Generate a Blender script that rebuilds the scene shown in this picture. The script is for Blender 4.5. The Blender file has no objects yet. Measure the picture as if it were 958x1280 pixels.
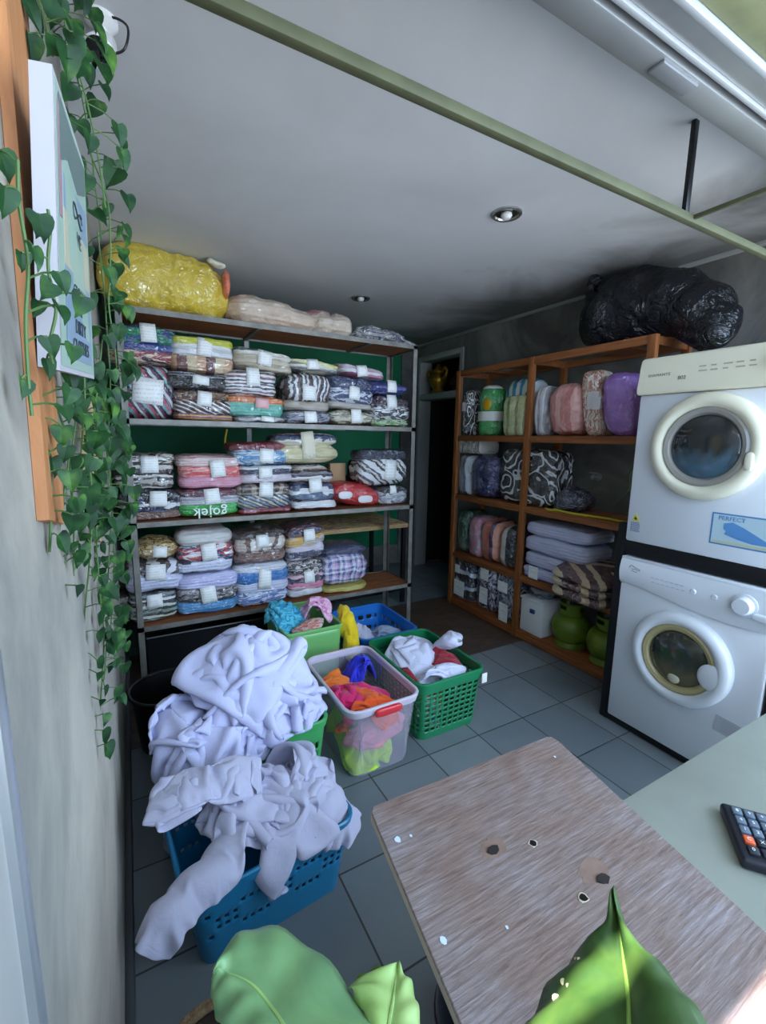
import bpy, bmesh, math, random
from mathutils import Vector, Matrix, noise
PI = math.pi
SC = bpy.context.scene
COL = SC.collection
random.seed(7)

# ---------------------------------------------------------------- camera
cam_d = bpy.data.cameras.new('camera')
cam = bpy.data.objects.new('camera', cam_d)
COL.objects.link(cam)
cam_d.sensor_fit = 'VERTICAL'
cam_d.sensor_height = 24.0
cam_d.sensor_width = 24.0
cam_d.lens = 565 / 1280 * 24.0
cam_d.clip_start = 0.02
yw, pt, rl = math.radians(29.5), math.radians(9.25), math.radians(1.0)
fw = Vector((math.sin(yw) * math.cos(pt), math.cos(yw) * math.cos(pt), -math.sin(pt)))
rt0 = Vector((math.cos(yw), -math.sin(yw), 0))
up0 = rt0.cross(fw)
rt = rt0 * math.cos(rl) + up0 * math.sin(rl)
up = up0 * math.cos(rl) - rt0 * math.sin(rl)
mw = Matrix((rt, up, -fw)).transposed().to_4x4()
mw.translation = (0, 0, 1.4)
cam.matrix_world = mw
SC.camera = cam

# ---------------------------------------------------------------- light
world = bpy.data.worlds.new('sky')
SC.world = world
world.use_nodes = True
bg = world.node_tree.nodes['Background']
bg.inputs[0].default_value = (0.52, 0.73, 1.0, 1)
bg.inputs[1].default_value = 2.3
sun_d = bpy.data.lights.new('sun', 'SUN')
sun_d.energy = 13.0
sun_d.angle = 0.01
sun_d.color = (0.98, 0.97, 0.97)
sun = bpy.data.objects.new('sun', sun_d)
COL.objects.link(sun)
sun.location = (0, 3, 6)
sun.rotation_euler = (math.radians(-12), 0, math.radians(12))
# daylight spread over the open shop front
day_d = bpy.data.lights.new('shopfront_daylight', 'AREA')
day_d.shape = 'RECTANGLE'
day_d.size, day_d.size_y = 2.2, 1.4
day_d.energy = 42
day_d.color = (0.58, 0.76, 1.0)
day = bpy.data.objects.new('shopfront_daylight', day_d)
COL.objects.link(day)
day.location = (2.4, -1.3, 1.9)
day.rotation_euler = (math.radians(72), 0, math.radians(12))
vs = SC.view_settings
vs.view_transform = 'Standard'
vs.look = 'None'
vs.gamma = 1.0
vs.use_curve_mapping = False
vs.exposure = 0.95

# ---------------------------------------------------------------- materials
def c3(r, g, b):
    f = lambda v: (v / 255 / 12.92) if v / 255 <= 0.04045 else ((v / 255 + 0.055) / 1.055) ** 2.4
    return (f(r), f(g), f(b))

class NT:
    def __init__(s, name):
        s.m = bpy.data.materials.new(name)
        s.m.use_nodes = True
        s.t = s.m.node_tree
        s.b = s.t.nodes['Principled BSDF']
        s.out = s.t.nodes['Material Output']
    def n(s, typ, **kw):
        x = s.t.nodes.new(typ)
        for k, v in kw.items():
            setattr(x, k, v)
        return x
    def l(s, a, b):
        s.t.links.new(a, b)
    def coords(s, kind='Object', scale=(1, 1, 1), rot=(0, 0, 0)):
        tc = s.n('ShaderNodeTexCoord')
        mp = s.n('ShaderNodeMapping')
        mp.inputs['Scale'].default_value = scale
        mp.inputs['Rotation'].default_value = rot
        s.l(tc.outputs[kind], mp.inputs['Vector'])
        return mp.outputs[0]
    def noise(s, vec, scale, detail=4, dist=0.0, rough=0.55):
        x = s.n('ShaderNodeTexNoise')
        x.inputs['Scale'].default_value = scale
        x.inputs['Detail'].default_value = detail
        x.inputs['Distortion'].default_value = dist
        x.inputs['Roughness'].default_value = rough
        s.l(vec, x.inputs['Vector'])
        return x.outputs['Fac']
    def ramp(s, fac, stops, interp='LINEAR'):
        r = s.n('ShaderNodeValToRGB')
        r.color_ramp.interpolation = interp
        e = r.color_ramp.elements
        while len(e) < len(stops):
            e.new(0.5)
        for i, (p, c) in enumerate(stops):
            e[i].position = p
            e[i].color = (*c, 1)
        s.l(fac, r.inputs[0])
        return r.outputs[0]
    def math(s, op, a, b=None):
        x = s.n('ShaderNodeMath', operation=op)
        for i, v in enumerate((a, b)):
            if v is None: continue
            if isinstance(v, (int, float)): x.inputs[i].default_value = v
            else: s.l(v, x.inputs[i])
        return x.outputs[0]
    def mix(s, fac, a, b, blend='MIX'):
        x = s.n('ShaderNodeMix', data_type='RGBA', blend_type=blend)
        if isinstance(fac, (int, float)): x.inputs['Factor'].default_value = fac
        else: s.l(fac, x.inputs['Factor'])
        for k, v in (('A', a), ('B', b)):
            sock = [i for i in x.inputs if i.name == k and i.type == 'RGBA'][0]
            if isinstance(v, tuple): sock.default_value = (*v, 1)
            else: s.l(v, sock)
        return [o for o in x.outputs if o.type == 'RGBA'][0]
    def bump(s, h, strength=0.3, dist=0.01):
        x = s.n('ShaderNodeBump')
        x.inputs['Strength'].default_value = strength
        x.inputs['Distance'].default_value = dist
        s.l(h, x.inputs['Height'])
        return x.outputs[0]

_mc = {}
def pbr(name, col, rough=0.5, metal=0.0, coat=0.0, var=0.0, vscale=8, bump=0.0, bscale=40, spec=None):
    if name in _mc: return _mc[name]
    t = NT(name)
    b = t.b
    b.inputs['Base Color'].default_value = (*col, 1)
    b.inputs['Roughness'].default_value = rough
    b.inputs['Metallic'].default_value = metal
    b.inputs['Coat Weight'].default_value = coat
    if spec is not None: b.inputs['Specular IOR Level'].default_value = spec
    v = t.coords('Object')
    if var:
        f = t.noise(v, vscale, 5)
        t.l(t.ramp(f, [(0.3, tuple(max(0, c * (1 - var)) for c in col)), (0.7, tuple(min(1, c * (1 + var)) for c in col))]), b.inputs['Base Color'])
    if bump:
        t.l(t.bump(t.noise(v, bscale, 4), bump, 0.01), b.inputs['Normal'])
    _mc[name] = t.m
    return t.m

_fc = [0]
def cloth(cols, mode='folds', scale=4.0, warp=0.6, film=True, rough=0.8):
    """folded printed cloth, as a rule under a shiny crinkled bag film"""
    key = (tuple(cols), mode, scale, warp, film)
    if key in _mc: return _mc[key]
    _fc[0] += 1
    t = NT('cloth_%d' % _fc[0])
    g = t.coords('Generated')
    lc = [c3(*c) for c in cols]
    sep = t.n('ShaderNodeSeparateXYZ')
    t.l(g, sep.inputs[0])
    X, Y, Z = sep.outputs
    nz = t.noise(g, 2.2, 4, 0.6)
    w = t.math('MULTIPLY', nz, warp)
    def fr(a, sc):
        return t.math('FRACT', t.math('ADD', t.math('MULTIPLY', a, sc), w))
    k = len(lc)
    stops = [(i / k, c) for i, c in enumerate(lc)]
    if mode == 'plain':
        col = t.ramp(t.noise(g, 3, 5), [(0.3, tuple(c * 0.85 for c in lc[0])), (0.7, lc[0])])
    elif mode == 'folds': col = t.ramp(fr(Z, scale), stops, 'CONSTANT')
    elif mode == 'vert': col = t.ramp(fr(X, scale), stops, 'CONSTANT')
    elif mode == 'diag': col = t.ramp(fr(t.math('ADD', X, t.math('MULTIPLY', Z, 0.7)), scale), stops, 'CONSTANT')
    elif mode == 'chev': col = t.ramp(fr(t.math('ADD', t.math('MULTIPLY', t.math('ABSOLUTE', t.math('SUBTRACT', X, 0.5)), 1.5), Y), scale), stops, 'CONSTANT')
    elif mode == 'depth': col = t.ramp(fr(Y, scale), stops, 'CONSTANT')
    elif mode == 'plaid':
        a = t.ramp(fr(X, scale), stops, 'CONSTANT')
        b = t.ramp(fr(Z, scale * 0.8), stops[::1], 'CONSTANT')
        col = t.mix(0.5, a, b)
    elif mode == 'rings':
        vo = t.n('ShaderNodeTexVoronoi')
        vo.inputs['Scale'].default_value = scale
        mixv = t.n('ShaderNodeVectorMath', operation='ADD')
        t.l(g, mixv.inputs[0])
        nn = t.n('ShaderNodeTexNoise'); nn.inputs['Scale'].default_value = 2.5
        t.l(g, nn.inputs['Vector'])
        ms = t.n('ShaderNodeVectorMath', operation='SCALE'); ms.inputs['Scale'].default_value = 0.35
        t.l(nn.outputs['Color'], ms.inputs[0]); t.l(ms.outputs[0], mixv.inputs[1])
        t.l(mixv.outputs[0], vo.inputs['Vector'])
        s_ = t.math('SINE', t.math('MULTIPLY', vo.outputs['Distance'], 24))
        col = t.ramp(s_, [(0.0, lc[0]), (0.62, lc[0]), (0.68, lc[1])])
    else:  # blotch
        f = t.noise(g, scale, 3, 1.2)
        lo, hi = 0.34, 0.66
        col = t.ramp(f, [(0 if i == 0 else lo + (hi - lo) * i / k, c) for i, c in enumerate(lc)], 'CONSTANT')
    t.l(col, t.b.inputs['Base Color'])
    t.b.inputs['Roughness'].default_value = rough
    wv = t.math('SINE', t.math('ADD', t.math('MULTIPLY', Z, 40), t.math('MULTIPLY', nz, 8)))
    ob = t.coords('Object')
    hb = t.math('ADD', t.math('MULTIPLY', wv, 0.35), t.noise(ob, 22, 4, 0.5))
    t.l(t.bump(hb, 0.5, 0.012), t.b.inputs['Normal'])
    if film:
        t.b.inputs['Coat Weight'].default_value = 0.9
        t.b.inputs['Coat Roughness'].default_value = 0.10
        t.b.inputs['Coat IOR'].default_value = 2.6
        ob2 = t.coords('Object', (1, 1, 1), (0.3, 0.5, 0.2))
        cr = t.noise(ob2, 15, 3, 1.8)
        ab = t.math('ABSOLUTE', t.math('SUBTRACT', cr, 0.5))
        h_ = ab
        t.l(t.bump(h_, 1.0, 0.046), t.b.inputs['Coat Normal'])
    _mc[key] = t.m
    return t.m

def fabric(name, col, rough=0.9, wrinkle=0.35, sheen=0.2):
    if name in _mc: return _mc[name]
    t = NT(name)
    t.b.inputs['Base Color'].default_value = (*col, 1)
    t.b.inputs['Roughness'].default_value = rough
    t.b.inputs['Sheen Weight'].default_value = sheen
    v = t.coords('Object')
    f = t.noise(v, 16, 5, 1.5)
    ab = t.math('ABSOLUTE', t.math('SUBTRACT', f, 0.5))
    t.l(t.bump(ab, wrinkle, 0.04), t.b.inputs['Normal'])
    _mc[name] = t.m
    return t.m

def plaster(name, base, dark, scale=1.3, stops=(0.35, 0.65), bump=0.15, stain=None, rough=0.85):
    t = NT(name)
    v = t.coords('Object')
    f = t.noise(v, scale, 7, 0.8, 0.62)
    col = t.ramp(f, [(stops[0], c3(*dark)), (stops[1], c3(*base))])
    fine = t.noise(v, 18, 5)
    col = t.mix(t.math('MULTIPLY', fine, 0.25), col, c3(*dark))
    t.l(col, t.b.inputs['Base Color'])
    t.b.inputs['Roughness'].default_value = rough
    t.l(t.bump(t.noise(v, 30, 5), bump, 0.01), t.b.inputs['Normal'])
    return t

M_LEFT = plaster('grey_cement_left', (184, 174, 158), (128, 124, 116), 1.6).m
M_PALE = pbr('pale_paint', c3(150, 148, 144), 0.7, var=0.06, vscale=3)
M_RIGHT = plaster('grey_cement_right', (150, 146, 138), (86, 84, 80), 1.5).m
M_GREEN = pbr('green_paint', c3(8, 122, 78), 0.6, var=0.12, vscale=2)
M_BACKGREY = plaster('grey_cement_back', (140, 138, 132), (90, 88, 84), 1.5).m
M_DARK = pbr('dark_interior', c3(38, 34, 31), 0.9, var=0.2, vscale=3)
# ceiling: white distemper with soot stains along the wall it meets and cloudy patches
t = NT('ceiling_paint')
v = t.coords('Object')
sx = t.n('ShaderNodeSeparateXYZ'); t.l(v, sx.inputs[0])
cl = t.noise(v, 1.1, 5, 0.5)
base = t.ramp(cl, [(0.3, c3(196, 196, 196)), (0.7, c3(214, 214, 214))])
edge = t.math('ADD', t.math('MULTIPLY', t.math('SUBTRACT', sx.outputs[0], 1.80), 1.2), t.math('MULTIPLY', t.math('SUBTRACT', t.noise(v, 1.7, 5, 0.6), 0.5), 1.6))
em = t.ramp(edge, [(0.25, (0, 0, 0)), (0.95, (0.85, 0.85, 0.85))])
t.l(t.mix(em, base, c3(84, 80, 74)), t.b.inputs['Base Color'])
t.b.inputs['Roughness'].default_value = 0.8
t.l(t.bump(t.noise(v, 9, 4), 0.08, 0.01), t.b.inputs['Normal'])
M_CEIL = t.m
# floor: grey ceramic tiles, dark wood-look tiles further in
t = NT('floor_tiles')
v = t.coords('Object')
sx = t.n('ShaderNodeSeparateXYZ'); t.l(v, sx.inputs[0])
def gridline(ax, off, pitch, hw):
    u = t.math('FRACT', t.math('ADD', t.math('DIVIDE', t.math('SUBTRACT', sx.outputs[ax], off), pitch), 50.0))
    d = t.math('MINIMUM', u, t.math('SUBTRACT', 1.0, u))
    return t.math('LESS_THAN', d, hw / pitch)
gx, gy = gridline(0, 0.512, 0.292, 0.003), gridline(1, 0.825, 0.3285, 0.003)
grout = t.math('MAXIMUM', gx, gy)
fl = t.n('ShaderNodeVectorMath', operation='FLOOR')
mpv = t.n('ShaderNodeMapping'); mpv.vector_type = 'TEXTURE'
mpv.inputs['Location'].default_value = (0.512, 0.825, 0); mpv.inputs['Scale'].default_value = (0.292, 0.3285, 1)
t.l(v, mpv.inputs['Vector']); t.l(mpv.outputs[0], fl.inputs[0])
wn = t.n('ShaderNodeTexWhiteNoise'); t.l(fl.outputs[0], wn.inputs['Vector'])
tile = t.ramp(wn.outputs['Value'], [(0.0, c3(112, 120, 126)), (1.0, c3(138, 146, 150))])
cloud = t.noise(v, 4.5, 5, 0.5)
tile = t.mix(t.math('MULTIPLY', cloud, 0.45), tile, c3(96, 102, 106))
vw = t.coords('Object', (1.2, 14, 1))
wood = t.ramp(t.noise(vw, 6, 5, 0.4), [(0.3, c3(58, 44, 36)), (0.7, c3(104, 84, 70))])
back = t.math('MULTIPLY', t.math('GREATER_THAN', sx.outputs[1], 2.139), t.math('LESS_THAN', sx.outputs[1], 3.13))
col = t.mix(back, tile, wood)
t.l(t.mix(grout, col, c3(58, 60, 60)), t.b.inputs['Base Color'])
t.l(t.ramp(cloud, [(0.3, (0.28,) * 3), (0.7, (0.45,) * 3)]), t.b.inputs['Roughness'])
t.l(t.bump(t.math('SUBTRACT', 1.0, grout), 0.4, 0.003), t.b.inputs['Normal'])
M_FLOOR = t.m
M_PAVE = pbr('concrete_pavement', c3(190, 190, 190), 0.9, var=0.1, vscale=2)

def wood(name, a, b, stretch=(1, 1, 12), scale=3.0, rough=0.55, coat=0.0):
    if name in _mc: return _mc[name]
    t = NT(name)
    v = t.coords('Object', stretch)
    f = t.noise(v, scale, 6, 0.8)
    t.l(t.ramp(f, [(0.3, c3(*a)), (0.7, c3(*b))]), t.b.inputs['Base Color'])
    t.b.inputs['Roughness'].default_value = rough
    t.b.inputs['Coat Weight'].default_value = coat
    t.l(t.bump(f, 0.15, 0.005), t.b.inputs['Normal'])
    _mc[name] = t.m
    return t.m
M_WOODV = wood('orange_wood_upright', (118, 66, 30), (168, 102, 52), (14, 14, 1.2))
M_WOODY = wood('orange_wood_rail', (118, 66, 30), (165, 100, 52), (14, 1.2, 14))
M_SHELFBOARD = wood('brown_board', (128, 74, 46), (168, 104, 66), (2, 12, 12), 2.5)
M_LEFTBOARD = wood('tan_board', (150, 92, 52), (196, 134, 84), (14, 14, 1.0), 2.5)
M_PALEPLY = wood('pale_ply', (190, 160, 112), (222, 196, 150), (10, 10, 1.2), 3)
M_STEEL = pbr('painted_steel_grey', c3(128, 124, 116), 0.5, 0.4, var=0.3, vscale=14)
M_ALU = pbr('aluminium', c3(176, 178, 178), 0.38, 0.7, var=0.08, vscale=6)
M_ALUW = pbr('white_aluminium', c3(176, 180, 182), 0.5, 0.3)
M_OLIVE = pbr('olive_paint', c3(124, 128, 92), 0.6, var=0.2, vscale=10)
M_BLACKMET = pbr('black_metal', c3(20, 20, 22), 0.4, 0.2)
M_BLACK = pbr('black_plastic', c3(17, 17, 19), 0.35)
M_WHITEPL = pbr('white_plastic', c3(226, 226, 224), 0.35)
M_PAPER = pbr('paper', c3(232, 230, 222), 0.8)
# slip: white paper with rows of faint grey print
t = NT('printed_slip')
g = t.coords('Generated', (1, 1, 1))
sx = t.n('ShaderNodeSeparateXYZ'); t.l(g, sx.inputs[0])
rows = t.math('FRACT', t.math('MULTIPLY', sx.outputs[2], 7.0))
gl = t.coords('Generated', (26, 1, 7))
ink = t.math('MULTIPLY', t.math('GREATER_THAN', rows, 0.68), t.math('GREATER_THAN', t.noise(gl, 1.0, 2), 0.5))
t.l(t.mix(t.math('MULTIPLY', ink, 0.32), c3(242, 240, 234), c3(110, 108, 106)), t.b.inputs['Base Color'])
t.b.inputs['Roughness'].default_value = 0.45
M_SLIP = t.m

# ---------------------------------------------------------------- mesh helpers
def prop(o, label=None, cat=None, group=None, kind=None):
    if label: o['label'] = label
    if cat: o['category'] = cat
    if group: o['group'] = group
    if kind: o['kind'] = kind
    return o

def thing(name, label, cat, loc, group=None):
    o = bpy.data.objects.new(name, None)
    o.empty_display_size = 0.05
    COL.objects.link(o)
    o.location = loc
    return prop(o, label, cat, group)

def root_loc(o):
    p = Vector(o.location)
    return p + root_loc(o.parent) if o.parent and o.parent.type == 'EMPTY' else p

def obj(name, bm, mat, parent=None, smooth=True, M=None, angle=38, label=None, solid=None, sub=0):
    if M is not None: bm.transform(M)
    me = bpy.data.meshes.new(name)
    bm.normal_update()
    bm.to_mesh(me)
    bm.free()
    for m in (mat if isinstance(mat, (list, tuple)) else [mat]): me.materials.append(m)
    if smooth:
        for p in me.polygons: p.use_smooth = True
        me.set_sharp_from_angle(angle=math.radians(angle))
    o = bpy.data.objects.new(name, me)
    COL.objects.link(o)
    if parent is not None:
        o.parent = parent
        top = parent
        while top.parent is not None: top = top.parent
        if parent is top and top.type == 'EMPTY':
            o.matrix_parent_inverse = Matrix.Translation(-Vector(top.location))
    if label: o['label'] = label
    if solid:
        md = o.modifiers.new('solid', 'SOLIDIFY'); md.thickness = solid; md.offset = 0
    if sub:
        md = o.modifiers.new('sub', 'SUBSURF'); md.levels = sub; md.render_levels = sub
    return o

def box(bm, x0, x1, y0, y1, z0, z1, bev=0.0, seg=2):
    r = bmesh.ops.create_cube(bm, size=1.0)
    vv = r['verts']
    for v in vv:
        v.co = Vector(((x0 + x1) / 2 + v.co.x * (x1 - x0), (y0 + y1) / 2 + v.co.y * (y1 - y0), (z0 + z1) / 2 + v.co.z * (z1 - z0)))
    if bev > 0:
        ee = list({e for v in vv for e in v.link_edges})
        bmesh.ops.bevel(bm, geom=ee, offset=bev, segments=seg, affect='EDGES', profile=0.5)
    return bm

def bx(*a, **k):
    return box(bmesh.new(), *a, **k)

def prism(pts, ax, a0, a1):
    """pts: 2D outline in the other two axes (x,y,z order), extruded along ax"""
    bm = bmesh.new()
    def mk(p, a):
        q = list(p); q.insert(ax, a); return bm.verts.new(q)
    A = [mk(p, a0) for p in pts]; B = [mk(p, a1) for p in pts]
    n = len(pts)
    bm.faces.new(A); bm.faces.new(B[::-1])
    for i in range(n):
        bm.faces.new((A[i], B[i], B[(i + 1) % n], A[(i + 1) % n]))
    bmesh.ops.recalc_face_normals(bm, faces=bm.faces)
    return bm

def tube(bm, pts, rad, n=8, caps=True):
    pts = [Vector(p) for p in pts]
    rads = rad if isinstance(rad, (list, tuple)) else [rad] * len(pts)
    rings = []
    prev = None
    for i, p in enumerate(pts):
        d = (pts[min(i + 1, len(pts) - 1)] - pts[max(i - 1, 0)]).normalized()
        if prev is None:
            a = d.cross(Vector((0, 0, 1)))
            if a.length < 0.05: a = d.cross(Vector((1, 0, 0)))
        else:
            a = prev - d * prev.dot(d)
        a.normalize(); prev = a
        b = d.cross(a)
        rings.append([bm.verts.new(p + (a * math.cos(2 * PI * k / n) + b * math.sin(2 * PI * k / n)) * rads[i]) for k in range(n)])
    for r0, r1 in zip(rings, rings[1:]):
        for k in range(n):
            bm.faces.new((r0[k], r0[(k + 1) % n], r1[(k + 1) % n], r1[k]))
    if caps:
        bm.faces.new(rings[0][::-1]); bm.faces.new(rings[-1])
    return bm

def spline(pts, m=6):
    pts = [Vector(p) for p in pts]
    out = []
    for i in range(len(pts) - 1):
        p0, p1, p2, p3 = pts[max(i - 1, 0)], pts[i], pts[i + 1], pts[min(i + 2, len(pts) - 1)]
        for k in range(m):
            s = k / m
            out.append(0.5 * ((2 * p1) + (p2 - p0) * s + (2 * p0 - 5 * p1 + 4 * p2 - p3) * s * s + (3 * p1 - p0 - 3 * p2 + p3) * s ** 3))
    out.append(pts[-1])
    return out

def lathe(bm, prof, n=32, M=None, close=True):
    """prof: (r, h) pairs turned about the local z axis"""
    M = M or Matrix()
    rings = []
    for r, h in prof:
        if r < 1e-5: rings.append([bm.verts.new(M @ Vector((0, 0, h)))])
        else: rings.append([bm.verts.new(M @ Vector((r * math.cos(2 * PI * k / n), r * math.sin(2 * PI * k / n), h))) for k in range(n)])
    for a, b in zip(rings, rings[1:]):
        for k in range(n):
            k2 = (k + 1) % n
            if len(a) == 1 and len(b) == 1: continue
            if len(a) == 1: bm.faces.new((a[0], b[k], b[k2]))
            elif len(b) == 1: bm.faces.new((a[k], b[0], a[k2]))
            else: bm.faces.new((a[k], b[k], b[k2], a[k2]))
    bmesh.ops.recalc_face_normals(bm, faces=bm.faces)
    return bm

def superq(cx, cy, cz, hx, hy, hz, a=4.0, b=4.0, cuts=8, amp=0.008, freq=6.0, seed=0, floor=None, M=None):
    """soft rounded block: a = exponent of the plan outline, b = of the profile"""
    bm = bmesh.new()
    bmesh.ops.create_cube(bm, size=2.0)
    bmesh.ops.subdivide_edges(bm, edges=list(bm.edges), cuts=cuts, use_grid_fill=True)
    off = Vector((seed * 3.17, seed * 1.31, seed * 7.7))
    for v in bm.verts:
        x, y, z = v.co
        r = (abs(x) ** a + abs(y) ** a) ** (1 / a)
        n = (r ** b + abs(z) ** b) ** (1 / b)
        q = v.co / n
        p = Vector((q.x * hx, q.y * hy, q.z * hz))
        w = noise.noise_vector(p * freq + off) * amp + noise.noise_vector(p * freq * 3 + off) * amp * 0.35
        v.co = p + w
    if M is not None: bm.transform(M)
    bm.transform(Matrix.Translation((cx, cy, cz)))
    if floor is not None:
        for v in bm.verts: v.co.z = max(v.co.z, floor)
    return bm

def crease(p, f, warp=0.9):
    q = p * f
    q = q + noise.noise_vector(q * 0.6 + Vector((5.1, 9.2, 1.3))) * warp
    return abs(noise.noise(q))

def crumple(bm, seed, f=5.0, amp=0.03, axis=(1, 1, 1), floor=None, fine=1.0):
    bm.normal_update()
    off = Vector((seed * 2.7, seed * 5.3, seed * 1.9))
    new = []
    for v in bm.verts:
        p = Vector((v.co.x * axis[0], v.co.y * axis[1], v.co.z * axis[2])) + off
        h = (crease(p, f) - 0.22) * 1.5 + (crease(p, f * 2.3, 1.1) - 0.2) * 0.75 * fine + (0.18 - crease(p, f * 4.7, 1.0)) * 0.4 * fine
        new.append(v.co + v.normal * (h * amp))
    for v, c in zip(bm.verts, new):
        v.co = c
        if floor is not None and v.co.z < floor: v.co.z = floor
    return bm

def star(center, ells, sub=5, sharp=10):
    """one skin around several overlapping ellipsoids (c, r)"""
    bm = bmesh.new()
    bmesh.ops.create_icosphere(bm, subdivisions=sub, radius=1.0)
    c0 = Vector(center)
    for v in bm.verts:
        d = v.co.normalized()
        acc = 0.0
        for c, r in ells:
            o = c0 - Vector(c)
            k = Vector((1 / r[0], 1 / r[1], 1 / r[2]))
            dd = Vector((d.x * k.x, d.y * k.y, d.z * k.z)); oo = Vector((o.x * k.x, o.y * k.y, o.z * k.z))
            A, B, Cc = dd.dot(dd), 2 * dd.dot(oo), oo.dot(oo) - 1
            disc = B * B - 4 * A * Cc
            if disc <= 0: continue
            tt = (-B + math.sqrt(disc)) / (2 * A)
            if tt > 0: acc += tt ** sharp
        v.co = c0 + d * (acc ** (1 / sharp) if acc > 0 else 0.01)
    return bm

def sweep(pts, radii, flat=1.0, n=28, m=10):
    """closed soft tube through pts; flat squashes it vertically"""
    P = spline(pts, m); R = [v.x for v in spline([(r, 0, 0) for r in radii], m)]
    bm = bmesh.new()
    tube(bm, P, R, n, caps=False)
    bm.verts.ensure_lookup_table()
    for ring, s in ((0, 1), (len(P) - 1, -1)):
        vs_ = [bm.verts[ring * n + k] for k in range(n)]
        c = sum((v.co for v in vs_), Vector()) / n
        cv = bm.verts.new(c); bm.verts.ensure_lookup_table()
        for k in range(n):
            bm.faces.new((cv, vs_[(k + 1) % n], vs_[k]) if s > 0 else (cv, vs_[k], vs_[(k + 1) % n]))
    bm.verts.ensure_lookup_table()
    if flat != 1.0:
        for i, p in enumerate(P):
            for k in range(n):
                v = bm.verts[i * n + k]
                v.co.z = p.z + (v.co.z - p.z) * flat
    bmesh.ops.recalc_face_normals(bm, faces=bm.faces)
    return bm

def text(body, size, mat, M, parent=None, name='lettering', extrude=0.0004, align='CENTER', spacing=1.0, label=None):
    cu = bpy.data.curves.new(name, 'FONT')
    cu.body = body; cu.size = size; cu.extrude = extrude
    cu.align_x = align; cu.align_y = 'CENTER'; cu.space_character = spacing
    cu.resolution_u = 3
    tmp = bpy.data.objects.new('tmp', cu)
    me = bpy.data.meshes.new_from_object(tmp)
    bpy.data.objects.remove(tmp); bpy.data.curves.remove(cu)
    bm = bmesh.new(); bm.from_mesh(me); bpy.data.meshes.remove(me)
    return obj(name, bm, mat, parent, smooth=False, M=M, label=label)

def frame_M(o, u, v):
    u, v = Vector(u).normalized(), Vector(v).normalized()
    w = u.cross(v).normalized()
    m = Matrix((u, v, w)).transposed().to_4x4()
    m.translation = o
    return m

def struct(name, bm, mat, smooth=False, parent=None):
    o = obj(name, bm, mat, parent, smooth)
    if parent is None: o['kind'] = 'structure'
    return o
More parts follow.
